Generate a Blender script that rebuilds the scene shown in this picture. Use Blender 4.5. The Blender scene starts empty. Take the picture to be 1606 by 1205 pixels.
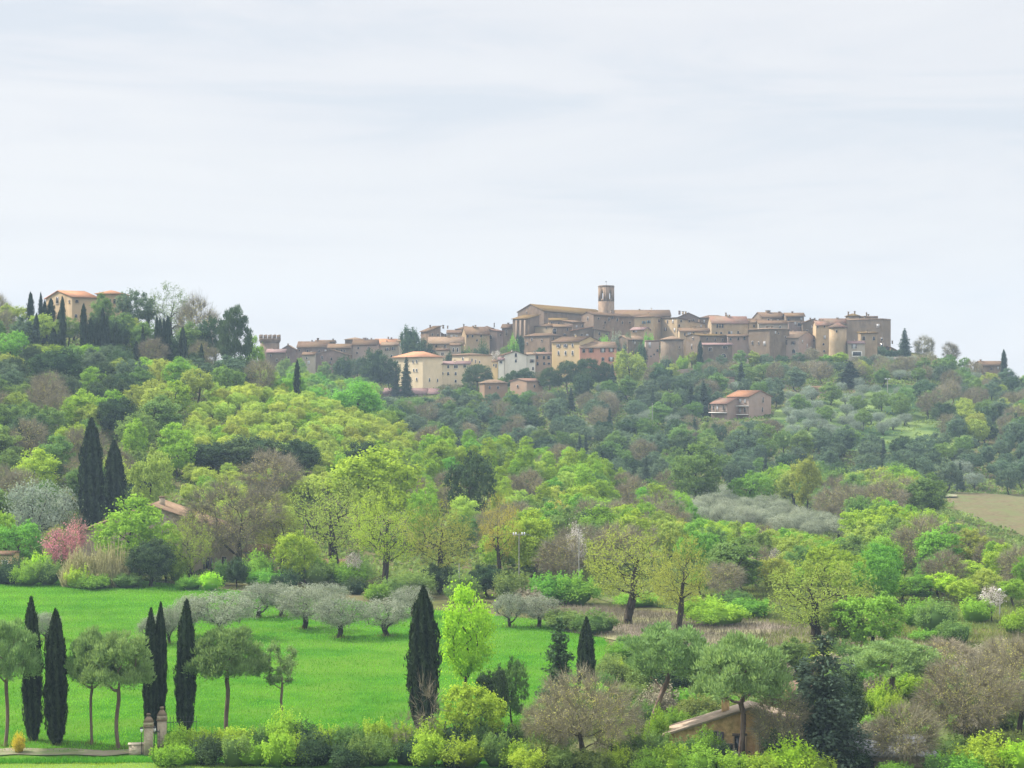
import bpy, math, random
import numpy as np
from mathutils import Vector

# ------------------------------------------------------------------ camera, sky, sun, exposure
S = bpy.context.scene
C = S.collection
F = 3000.0            # focal length in photo pixels (photo is 1606 x 1205)
CXP, HY, CZ = 803.0, 590.0, 31.0
cam_data = bpy.data.cameras.new('camera')
cam_data.sensor_width = 36.0
cam_data.lens = 36.0 * F / 1606.0
cam_data.shift_y = (HY - 602.5) / 1606.0
cam_data.clip_start = 1.0
cam_data.clip_end = 20000.0
cam = bpy.data.objects.new('camera', cam_data)
cam.location = (0, 0, CZ)
cam.rotation_euler = (math.radians(90), 0, 0)
C.objects.link(cam)
S.camera = cam

SUN_DIR = Vector((-0.70, 0.30, 0.74)).normalized()     # towards the sun: high, left, a little behind the town
SUN_EL = math.asin(SUN_DIR.z)
SUN_AZ = math.atan2(SUN_DIR.x, SUN_DIR.y)
W = bpy.data.worlds.new('World')
S.world = W
W.use_nodes = True
nt = W.node_tree
nt.nodes.clear()
def wn(t, **k):
    n = nt.nodes.new(t)
    for a, b in k.items(): setattr(n, a, b)
    return n
out = wn('ShaderNodeOutputWorld')
sky = wn('ShaderNodeTexSky')
sky.sky_type = 'NISHITA'; sky.sun_disc = False
sky.sun_elevation = SUN_EL; sky.sun_rotation = SUN_AZ
sky.air_density = 1.0; sky.dust_density = 2.0
bg1 = wn('ShaderNodeBackground'); bg1.inputs['Strength'].default_value = 0.10
nt.links.new(sky.outputs[0], bg1.inputs['Color'])
# thin high overcast: streaked cloud sheet seen from below, brighter overhead than at the horizon
geo = wn('ShaderNodeTexCoord')
mp = wn('ShaderNodeMapping'); mp.inputs['Scale'].default_value = (1.0, 1.0, 6.5)
mp.inputs['Rotation'].default_value = (0.0, math.radians(4), 0.0)
nz = wn('ShaderNodeTexNoise'); nz.inputs['Scale'].default_value = 3.6; nz.inputs['Detail'].default_value = 6; nz.inputs['Roughness'].default_value = 0.55
nz.inputs['Distortion'].default_value = 0.6
rp = wn('ShaderNodeValToRGB')
rp.color_ramp.elements[0].position = 0.36; rp.color_ramp.elements[0].color = (0.755, 0.80, 0.865, 1)
rp.color_ramp.elements[1].position = 0.60; rp.color_ramp.elements[1].color = (0.882, 0.892, 0.918, 1)
e2 = rp.color_ramp.elements.new(0.47); e2.color = (0.84, 0.857, 0.897, 1)
nt.links.new(geo.outputs['Generated'], mp.inputs['Vector'])
nt.links.new(mp.outputs[0], nz.inputs['Vector'])
nt.links.new(nz.outputs['Fac'], rp.inputs['Fac'])
sx = wn('ShaderNodeSeparateXYZ'); nt.links.new(geo.outputs['Generated'], sx.inputs[0])
mr = wn('ShaderNodeMapRange'); mr.inputs['From Min'].default_value = 0.20; mr.inputs['From Max'].default_value = 0.85
mr.inputs['To Min'].default_value = 0.56; mr.inputs['To Max'].default_value = 1.85
nt.links.new(sx.outputs['Z'], mr.inputs['Value'])
bg2 = wn('ShaderNodeBackground')
nt.links.new(rp.outputs['Color'], bg2.inputs['Color'])
nt.links.new(mr.outputs[0], bg2.inputs['Strength'])
mxs = wn('ShaderNodeMixShader'); mxs.inputs[0].default_value = 0.93
nt.links.new(bg1.outputs[0], mxs.inputs[1]); nt.links.new(bg2.outputs[0], mxs.inputs[2])
nt.links.new(mxs.outputs[0], out.inputs['Surface'])

sun_data = bpy.data.lights.new('sun', 'SUN')
sun_data.energy = 4.9
sun_data.angle = math.radians(2.5)
sun_data.color = (1.0, 0.95, 0.86)
sun = bpy.data.objects.new('sun', sun_data)
sun.rotation_euler = SUN_DIR.to_track_quat('Z', 'Y').to_euler()
sun.location = (-200, 300, 400)
C.objects.link(sun)

S.view_settings.view_transform = 'Standard'
S.view_settings.look = 'None'
S.view_settings.exposure = 0.82
S.view_settings.gamma = 1.0
S.render.engine = 'CYCLES'
cy = S.cycles
cy.use_denoising = True
cy.max_bounces = 5; cy.diffuse_bounces = 3; cy.glossy_bounces = 1; cy.transmission_bounces = 3
cy.transparent_max_bounces = 4; cy.volume_bounces = 0
cy.caustics_reflective = False; cy.caustics_refractive = False
cy.sample_clamp_indirect = 4.0
S.render.use_persistent_data = False

R = random.Random(11)
NR = np.random.default_rng(7)

# ------------------------------------------------------------------ terrain height: columns of photo bearing x rows of distance
COLS = np.array([-900, -250, 0, 150, 300, 450, 600, 750, 900, 1050, 1200, 1400, 1606, 1900, 2600], float)
ROWS = [
 (0,   [28]*15), (30, [20]*15), (60, [13]*15), (100, [4.5]*15), (128, [0.8]*15), (150, [0]*15),
 (200, [0]*15), (250, [0]*15),
 (290, [2, 1, 0, 0, 0, 0, 0, 0, 0, 0, 0, 0, 0, 0, 0]),
 (330, [6, 6, 5.5, 5.5, 4, 3, 1.5, 1, .5, 0, 0, 0, 0, 0, 0]),
 (370, [14, 14, 13.5, 13, 12.5, 11, 7, 4, 2.5, 0, 0, 0, 0, 0, 0]),
 (420, [23, 23, 22.5, 22, 21, 19, 14.5, 10, 7, 1, 0, 0, 0, 0, 0]),
 (460, [30, 30, 30, 29, 27, 24, 18, 11.5, 6, 1, 0, 0, 0, 0, 0]),
 (505, [40, 40, 40, 39.5, 33, 23.5, 15, 8, 2, 2, 2, 1, .5, 0, 0]),
 (540, [43, 43, 43, 43, 36, 21, 12, 6, 4, 6, 7, 6, 5, 3, 2]),
 (600, [40, 40, 40, 39, 33, 20, 14, 12, 12, 14, 16, 15, 14, 10, 8]),
 (640, [36, 36, 36, 35, 30, 22, 19, 18, 18, 20, 22.5, 22, 19, 14, 10]),
 (680, [33, 33, 33, 32, 28, 25, 23, 23, 24.5, 26.5, 29.5, 30, 23, 18, 12]),
 (720, [30, 30, 31, 30, 29, 29, 28.5, 29, 31, 33, 36, 37, 27.5, 20, 14]),
 (760, [28, 28, 30, 31, 32, 33, 35, 36, 39, 41, 42, 41, 28, 20, 14]),
 (800, [26, 26, 28, 30, 32, 34, 40, 43, 47, 47, 45, 41, 27, 18, 12]),
 (860, [20, 20, 22, 25, 28, 32, 39, 42, 45, 44, 40, 34, 22, 14, 8]),
 (950, [5, 5, 6, 8, 12, 16, 22, 25, 26, 25, 22, 18, 8, 2, 0]),
 (1100, [-20]*15), (1250, [-40]*15)]
RD = np.array([r[0] for r in ROWS], float)
RZ = np.array([r[1] for r in ROWS], float)
def herm(xk, yk, x):
    """Cubic through (xk, yk[k, ...]) with limited slopes, sampled at x."""
    m = np.zeros_like(yk)
    dx = np.diff(xk).reshape((-1,) + (1,) * (yk.ndim - 1))
    s = np.diff(yk, axis=0) / dx
    same = (s[:-1] * s[1:]) > 0
    m[1:-1] = np.where(same, 2 * s[:-1] * s[1:] / np.where(same, s[:-1] + s[1:], 1), 0)
    m[0] = s[0]; m[-1] = s[-1]
    i = np.clip(np.searchsorted(xk, x, side='right') - 1, 0, len(xk) - 2)
    h = (xk[i + 1] - xk[i]); t = (x - xk[i]) / h
    sh = (-1,) + (1,) * (yk.ndim - 1)
    t = t.reshape(sh); h = h.reshape(sh)
    return ((2*t**3-3*t**2+1)*yk[i] + (t**3-2*t**2+t)*h*m[i] + (-2*t**3+3*t**2)*yk[i+1] + (t**3-t**2)*h*m[i+1])
LD = np.arange(0, 1251, 2.0)
LP = np.arange(-900, 2601, 10.0)
LUT = herm(COLS, herm(RD, RZ, LD).T.copy(), LP).T        # [d, px]
def tz(x, y):
    x = np.asarray(x, float); y = np.asarray(y, float)
    px = np.clip(CXP + x / np.maximum(y, 20.0) * F, -899, 2599)
    fi = np.clip(y, 0, 1249) / 2.0; fj = (px + 900) / 10.0
    i = np.minimum(fi.astype(int), len(LD) - 2); j = np.minimum(fj.astype(int), len(LP) - 2)
    a = fi - i; b = fj - j
    z = (LUT[i, j]*(1-a)*(1-b) + LUT[i+1, j]*a*(1-b) + LUT[i, j+1]*(1-a)*b + LUT[i+1, j+1]*a*b)
    amp = np.clip((y - 290) / 80.0, 0, 1)
    z = z + amp * (0.5*np.sin(x*0.11+y*0.05) * np.sin(y*0.083-x*0.04) + 0.25*np.sin(x*0.31+1.3)*np.sin(y*0.27))
    z = z + 0.10*np.sin(x*0.09+0.5)*np.sin(y*0.07)
    return z
def ground(x, y): return float(tz(np.array([x]), np.array([y]))[0])
def at(px, d): return ((px - CXP) * d / F, d)
def zpix(py, d): return CZ + (HY - py) * d / F
_DD = np.arange(110, 900, 0.5)
def gd(px, py):
    """Distance at which the sight line through a photo pixel meets the ground."""
    z = tz((px - CXP) * _DD / F, _DD)
    hit = np.nonzero(z >= CZ + (HY - py) * _DD / F)[0]
    return float(_DD[hit[0]]) if len(hit) else 880.0

# ------------------------------------------------------------------ helpers
def tag(o, label=None, cat=None, group=None, kind=None):
    if label: o['label'] = label
    if cat: o['category'] = cat
    if group: o['group'] = group
    if kind: o['kind'] = kind
    return o
def link(o, parent=None):
    C.objects.link(o)
    if parent: o.parent = parent
    return o
def empty(name, loc, rz=0.0):
    o = bpy.data.objects.new(name, None)
    o.location = loc; o.rotation_euler = (0, 0, rz); o.empty_display_size = 0.5
    return link(o)

class MB:
    """Collects polygons, each with a material slot and a tint, for one mesh."""
    def __init__(s): s.v = []; s.f = []; s.mi = []; s.mats = []; s.t = []; s.n = 0
    def slot(s, m):
        if m not in s.mats: s.mats.append(m)
        return s.mats.index(m)
    def add(s, verts, faces, m, tint=None):
        verts = np.asarray(verts, float).reshape(-1, 3)
        k = s.slot(m)
        for f in faces: s.f.append([a + s.n for a in f]); s.mi.append(k)
        s.v.append(verts); s.n += len(verts)
        s.t.append(np.full(len(verts), .5) if tint is None else np.broadcast_to(np.asarray(tint, float), (len(verts),)))
        return s
    def quads(s, verts, m, tint=None):
        n = len(verts) // 4
        return s.add(verts, np.arange(4*n).reshape(n, 4).tolist(), m, tint)
    def box(s, x0, x1, y0, y1, z0, z1, m):
        v = [(x0,y0,z0),(x1,y0,z0),(x1,y1,z0),(x0,y1,z0),(x0,y0,z1),(x1,y0,z1),(x1,y1,z1),(x0,y1,z1)]
        return s.add(v, [(0,3,2,1),(4,5,6,7),(0,1,5,4),(1,2,6,5),(2,3,7,6),(3,0,4,7)], m)
    def prism(s, poly, axis, a, b, m):
        """poly: list of 2-D points (counter-clockwise), extruded along axis from a to b."""
        n = len(poly)
        def mk(p, t): return (t, p[0], p[1]) if axis == 0 else ((p[0], t, p[1]) if axis == 1 else (p[0], p[1], t))
        v = [mk(p, a) for p in poly] + [mk(p, b) for p in poly]
        f = [tuple(range(n)), tuple(range(2*n-1, n-1, -1))] + [(i, i+n, (i+1) % n + n, (i+1) % n) for i in range(n)]
        return s.add(v, f, m)
    def slab(s, q, th, m):
        """q: top outline of a sloping slab, thickened straight down."""
        n = len(q)
        v = list(q) + [(p[0], p[1], p[2]-th) for p in q]
        f = [tuple(range(n)), tuple(range(2*n-1, n-1, -1))] + [(i, i+n, (i+1) % n + n, (i+1) % n) for i in range(n)]
        return s.add(v, f, m)
    def lathe(s, prof, m, seg=14, cx=0., cy=0.):
        v = []
        for r, z in prof:
            for k in range(seg):
                a = 2*math.pi*k/seg
                v.append((cx+r*math.cos(a), cy+r*math.sin(a), z))
        f = []
        for i in range(len(prof)-1):
            for k in range(seg):
                f.append((i*seg+k, i*seg+(k+1) % seg, (i+1)*seg+(k+1) % seg, (i+1)*seg+k))
        f.append(tuple(range(seg-1, -1, -1))); f.append(tuple(range((len(prof)-1)*seg, len(prof)*seg)))
        return s.add(v, f, m)
    def tube(s, p, q, r0, r1, m, n=5, tint=.5):
        p = np.asarray(p, float); q = np.asarray(q, float)
        d = q - p; L = np.linalg.norm(d)
        if L < 1e-6: return s
        d /= L
        u = np.cross(d, (0, 0, 1) if abs(d[2]) < .9 else (1, 0, 0)); u /= np.linalg.norm(u); w = np.cross(d, u)
        a = np.arange(n) * 2*math.pi/n
        ring = np.cos(a)[:, None]*u + np.sin(a)[:, None]*w
        v = np.vstack([p + ring*r0, q + ring*r1])
        return s.add(v, [(i, (i+1) % n, (i+1) % n+n, i+n) for i in range(n)], m, tint)
    def mesh(s, name, smooth=False):
        me = bpy.data.meshes.new(name)
        v = np.concatenate(s.v) if s.v else np.zeros((0, 3))
        tot = np.array([len(f) for f in s.f], np.int32)
        me.vertices.add(len(v)); me.vertices.foreach_set('co', v.astype(np.float32).ravel())
        fl = np.fromiter((a for f in s.f for a in f), np.int32, int(tot.sum()))
        me.loops.add(len(fl)); me.loops.foreach_set('vertex_index', fl)
        me.polygons.add(len(tot))
        st = np.zeros(len(tot), np.int32); st[1:] = np.cumsum(tot)[:-1]
        me.polygons.foreach_set('loop_start', st); me.polygons.foreach_set('loop_total', tot)
        for m in s.mats: me.materials.append(m)
        me.polygons.foreach_set('material_index', np.array(s.mi, np.int32))
        if smooth: me.polygons.foreach_set('use_smooth', np.ones(len(tot), bool))
        at_ = me.attributes.new('tint', 'FLOAT', 'POINT')
        at_.data.foreach_set('value', np.concatenate(s.t).astype(np.float32))
        me.update(calc_edges=True)
        return me
    def build(s, name, parent=None, smooth=False):
        o = bpy.data.objects.new(name, s.mesh(name, smooth))
        return link(o, parent)

# ------------------------------------------------------------------ materials
def newmat(name):
    m = bpy.data.materials.new(name); m.use_nodes = True
    t = m.node_tree; t.nodes.clear()
    o = t.nodes.new('ShaderNodeOutputMaterial')
    return m, t, o
def N(t, typ, **k):
    n = t.nodes.new(typ)
    for a, b in k.items():
        if a in n.inputs: n.inputs[a].default_value = b
        else: setattr(n, a, b)
    return n
def mixc(t, fac, a, b, mode='MIX'):
    n = t.nodes.new('ShaderNodeMix'); n.data_type = 'RGBA'; n.blend_type = mode
    for sock, val in ((n.inputs[0], fac), (n.inputs[6], a), (n.inputs[7], b)):
        if hasattr(val, 'is_output'): t.links.new(val, sock)
        elif isinstance(val, (int, float)): sock.default_value = val
        else: sock.default_value = tuple(val) + (1,) if len(val) == 3 else val
    return n.outputs[2]
def noise(t, scale, detail=3, vec=None, rough=.55, dist=0.):
    n = N(t, 'ShaderNodeTexNoise', Scale=scale, Detail=detail, Roughness=rough, Distortion=dist)
    if vec is not None: t.links.new(vec, n.inputs['Vector'])
    return n.outputs['Fac']
def ramp(t, fac, stops):
    r = t.nodes.new('ShaderNodeValToRGB'); t.links.new(fac, r.inputs[0])
    el = r.color_ramp.elements
    while len(el) < len(stops): el.new(0.5)
    for e, (p, c) in zip(el, stops):
        e.position = p; e.color = tuple(c) + (1,) if hasattr(c, '__len__') else (c, c, c, 1)
    return r.outputs[0]
LEAFGAIN = 1.0
def leafmat(name, ca, cb, trans=.42, vary=.16, hue=.018, tcol=None):
    m, t, o = newmat(name)
    a = N(t, 'ShaderNodeAttribute', attribute_name='tint')
    col = mixc(t, a.outputs['Fac'], ca, cb)
    oi = t.nodes.new('ShaderNodeObjectInfo')
    hs = t.nodes.new('ShaderNodeHueSaturation')
    mv = N(t, 'ShaderNodeMapRange'); mv.inputs[3].default_value = 1-vary; mv.inputs[4].default_value = 1+vary
    t.links.new(oi.outputs['Random'], mv.inputs[0]); t.links.new(mv.outputs[0], hs.inputs['Value'])
    fr = N(t, 'ShaderNodeMath', operation='MULTIPLY'); fr.inputs[1].default_value = 7.31
    t.links.new(oi.outputs['Random'], fr.inputs[0])
    f2 = N(t, 'ShaderNodeMath', operation='FRACT'); t.links.new(fr.outputs[0], f2.inputs[0])
    mh = N(t, 'ShaderNodeMapRange'); mh.inputs[3].default_value = .5-hue; mh.inputs[4].default_value = .5+hue
    t.links.new(f2.outputs[0], mh.inputs[0]); t.links.new(mh.outputs[0], hs.inputs['Hue'])
    t.links.new(col, hs.inputs['Color'])
    d = t.nodes.new('ShaderNodeBsdfDiffuse'); t.links.new(hs.outputs[0], d.inputs['Color'])
    tr = t.nodes.new('ShaderNodeBsdfTranslucent')
    tc = mixc(t, 1.0, hs.outputs[0], [trans*2*c for c in (tcol or (1.1, 1.05, .7))], 'MULTIPLY')
    t.links.new(tc, tr.inputs['Color'])
    mx = t.nodes.new('ShaderNodeAddShader')      # a leaf reflects its colour and lets part of it through
    t.links.new(d.outputs[0], mx.inputs[0]); t.links.new(tr.outputs[0], mx.inputs[1])
    t.links.new(mx.outputs[0], o.inputs['Surface'])
    return m
def surfmat(name, ca, cb, scale=1.0, rough=.9, bump=.3, cc=None, vary=.1, bscale=None, streak=0.):
    """Rough mottled surface: two colours by noise, a third in larger patches; object random shifts the value."""
    m, t, o = newmat(name)
    tc = t.nodes.new('ShaderNodeTexCoord'); oi = t.nodes.new('ShaderNodeObjectInfo')
    va = N(t, 'ShaderNodeVectorMath', operation='MULTIPLY_ADD')
    va.inputs[1].default_value = (1, 1, 1 - streak)
    t.links.new(tc.outputs['Object'], va.inputs[0])
    cr = N(t, 'ShaderNodeCombineXYZ')
    ml = N(t, 'ShaderNodeMath', operation='MULTIPLY'); ml.inputs[1].default_value = 57.
    t.links.new(oi.outputs['Random'], ml.inputs[0]); t.links.new(ml.outputs[0], cr.inputs[0]); t.links.new(ml.outputs[0], cr.inputs[1])
    t.links.new(cr.outputs[0], va.inputs[2])
    v = va.outputs[0]
    col = mixc(t, ramp(t, noise(t, scale, 5, v, .65), [(.35, 0.), (.65, 1.)]), ca, cb)
    if cc: col = mixc(t, ramp(t, noise(t, scale*.22, 3, v), [(.42, 0.), (.66, 1.)]), col, cc)
    hs = t.nodes.new('ShaderNodeHueSaturation')
    mv = N(t, 'ShaderNodeMapRange'); mv.inputs[3].default_value = 1-vary; mv.inputs[4].default_value = 1+vary
    t.links.new(oi.outputs['Random'], mv.inputs[0]); t.links.new(mv.outputs[0], hs.inputs['Value']); t.links.new(col, hs.inputs['Color'])
    b = N(t, 'ShaderNodeBsdfPrincipled', Roughness=rough); b.inputs['Specular IOR Level'].default_value = .0
    t.links.new(hs.outputs[0], b.inputs['Base Color'])
    if bump:
        bp = N(t, 'ShaderNodeBump', Strength=bump, Distance=.15)
        t.links.new(noise(t, (bscale or scale*3), 4, v), bp.inputs['Height']); t.links.new(bp.outputs[0], b.inputs['Normal'])
    t.links.new(b.outputs[0], o.inputs['Surface'])
    return m
# ------------------------------------------------------------------ plant materials
M = {}
M['lime'] = leafmat('lime_leaf', (.085, .145, .014), (.19, .285, .036))
M['bright'] = leafmat('fresh_green_leaf', (.058, .13, .016), (.13, .25, .038))
M['green'] = leafmat('mid_green_leaf', (.046, .085, .022), (.108, .172, .05))
M['budding'] = leafmat('budding_olive_leaf', (.105, .135, .024), (.21, .255, .056))
M['rust'] = leafmat('rust_tinted_leaf', (.14, .13, .03), (.27, .235, .06))
M['dark'] = leafmat('holm_oak_leaf', (0.018, 0.036, 0.017), (0.065, 0.104, 0.043), trans=.2)
M['silver'] = leafmat('olive_leaf', (.105, .122, .085), (.235, .252, .19), trans=.25, tcol=(1, 1.05, .8), hue=.01)
M['pine'] = leafmat('pine_needle', (.052, .098, .034), (.175, .26, .098), trans=.3, hue=.01)
M['cypress'] = leafmat('cypress_spray', (.007, .015, .008), (.034, .052, .025), trans=.15, hue=.01)
M['fir'] = leafmat('fir_needle', (.02, .036, .023), (.075, .108, .07), trans=.15, hue=.01)
M['scrub'] = leafmat('scrub_leaf', (.135, .185, .03), (.25, .32, .065))
M['farsilver'] = leafmat('far_olive_leaf', (.085, .11, .085), (.205, .235, .185), trans=.25, tcol=(1, 1.05, .8), hue=.01)
M['slope'] = leafmat('slope_leaf', (.034, .058, .034), (.095, .138, .082), trans=.3)
M['neon'] = leafmat('young_willow_leaf', (.10, .20, .014), (.21, .36, .032), trans=.5)
M['twig'] = leafmat('bare_twig', (.13, .115, .076), (.30, .272, .182), trans=.0, hue=.01)
M['bud'] = leafmat('opening_bud', (.16, .15, .05), (.30, .29, .10), trans=.4)
M['blossom'] = leafmat('white_blossom', (.26, .24, .22), (.48, .44, .41), trans=.3, tcol=(1, 1, 1))
M['pink'] = leafmat('pink_blossom', (.28, .10, .11), (.48, .22, .22), trans=.3, tcol=(1, 1, 1))
M['yellow'] = leafmat('yellow_flower', (.22, .20, .02), (.42, .38, .035), trans=.3, tcol=(1, 1, 1))
M['reed'] = leafmat('reed_blade', (.13, .135, .05), (.34, .32, .17), trans=.3, tcol=(1, 1, .9))
M['grass'] = leafmat('grass_blade', (.030, .112, .008), (.064, .205, .018), trans=.4)
M['under'] = leafmat('undergrowth_leaf', (.05, .075, .02), (.13, .17, .05), trans=.35)
M['bark'] = surfmat('bark', (.022, .018, .014), (.06, .05, .038), 3.0, bump=.6, streak=.8)
M['barkg'] = surfmat('grey_bark', (.12, .11, .09), (.23, .21, .17), 3.0, bump=.6, streak=.8)
M['barkp'] = surfmat('pine_bark', (.10, .07, .055), (.20, .15, .12), 2.5, bump=.6, streak=.8)

# ------------------------------------------------------------------ plant shapes
def unit(v): return v / np.maximum(np.linalg.norm(v, axis=1, keepdims=True), 1e-9)
def leafquads(rng, c, nrm, size, asp=1.6, up=None):
    """Quads at c facing nrm; up (optional) sets the long direction."""
    n = len(c)
    nrm = unit(nrm)
    a = rng.normal(size=(n, 3)) if up is None else up + rng.normal(size=(n, 3))*.25
    a = unit(a - (a*nrm).sum(1, keepdims=True)*nrm)
    b = np.cross(nrm, a)
    s = np.asarray(size).reshape(-1, 1) * np.ones((n, 1))
    a = a*s*.5*asp; b = b*s*.5
    v = np.empty((n, 4, 3))
    v[:, 0] = c - a; v[:, 1] = c + b - a*.1; v[:, 2] = c + a; v[:, 3] = c - b - a*.1
    return v.reshape(-1, 3)
def clump(mb, rng, c, r, n, size, mat, centre, flat=1.0, asp=1.6, out_w=.9, spread=.5, tint0=None):
    """A ball of leaves: denser to its skin, leaves facing outwards and up."""
    d = unit(rng.normal(size=(n, 3)))
    p = d * (rng.random((n, 1))**spread) * r
    p[:, 2] *= flat
    o = unit(p + (np.asarray(c)-centre)*.35/max(np.linalg.norm(np.asarray(c)-centre), .5)*r)
    nr = o*out_w + rng.normal(size=(n, 3))*.55 + np.array([0, 0, .25])
    t0 = rng.random() if tint0 is None else tint0
    t = np.clip(.6*t0 + .4*rng.random(n), 0, 1)
    sz = size*(.7+.6*rng.random(n))
    mb.quads(leafquads(rng, p+c, nr, sz, asp), mat, np.repeat(t, 4))
def skeleton(rng, trunk, attr, step=.9, wob=.12, lift=.12, fork=1):
    nodes = [np.array(p, float) for p in trunk]; par = [-1] + list(range(len(trunk)-1)); plen = [0.]
    for i in range(1, len(trunk)): plen.append(plen[-1]+np.linalg.norm(nodes[i]-nodes[i-1]))
    top = nodes[-1]
    order = np.argsort(np.linalg.norm(attr-top, axis=1)*.8 + rng.random(len(attr))*.5)
    tips = []
    for k in order:
        a = attr[k]
        P = np.array(nodes[fork:])
        L = np.linalg.norm(P-a, axis=1)
        drop = np.maximum(P[:, 2]-a[2]+.2*L, 0)
        cost = L + .22*np.array(plen[fork:]) + .8*drop
        j = int(np.argmin(cost)) + fork
        q = nodes[j]; d = a-q; dist = np.linalg.norm(d)
        n = max(1, int(round(dist/step)))
        last = j
        for i in range(1, n+1):
            t = i/n
            p = q + d*t
            if i < n:
                p = p + rng.normal(size=3)*wob*min(1, dist*.3) - np.array([0, 0, 1])*lift*dist*math.sin(math.pi*t)*.5
            nodes.append(p); par.append(last); plen.append(plen[last]+dist/n); last = len(nodes)-1
        tips.append(last)
    r = np.zeros(len(nodes))
    return np.array(nodes), par, tips
def limbs(mb, nodes, par, mat, tip=.02, k=2.35, rmin=.008, sides=5, trunk_r=None):
    n = len(nodes); cnt = np.zeros(n)
    for i in range(n-1, 0, -1):
        if cnt[i] == 0: cnt[i] = 1
        cnt[par[i]] += cnt[i]
    e = 1/k if not trunk_r else math.log(trunk_r/tip)/math.log(max(cnt[0], 2))
    r = np.maximum(tip*cnt**e, rmin)
    for i in range(1, n):
        mb.tube(nodes[par[i]], nodes[i], r[par[i]] if par[i] > 0 and r[par[i]] < r[i]*1.6 else min(r[par[i]], r[i]*1.35), r[i], mat, sides if r[i] > .06 else 3)
def lobes(rng, n, cen, rad, lo=-.35):
    """Attractor points gathered in lobes over an ellipsoid's upper skin."""
    d = unit(rng.normal(size=(n*6, 3))); d = d[d[:, 2] > lo][:n]
    return cen + d*np.array(rad)
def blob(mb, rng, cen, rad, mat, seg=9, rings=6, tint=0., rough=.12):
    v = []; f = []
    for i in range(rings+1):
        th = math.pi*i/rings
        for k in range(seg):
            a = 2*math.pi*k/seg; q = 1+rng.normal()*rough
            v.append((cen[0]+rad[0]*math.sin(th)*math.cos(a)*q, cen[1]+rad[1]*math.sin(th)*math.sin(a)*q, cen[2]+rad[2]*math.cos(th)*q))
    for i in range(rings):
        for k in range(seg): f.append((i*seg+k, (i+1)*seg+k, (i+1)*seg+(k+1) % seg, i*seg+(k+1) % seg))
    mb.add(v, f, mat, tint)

PROTO = {}      # kind -> list of (trunk MB, crown MB, width, height)
def fin(kind, tk, cr, w, h): PROTO.setdefault(kind, []).append([tk, cr, w, h, {}])

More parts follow.
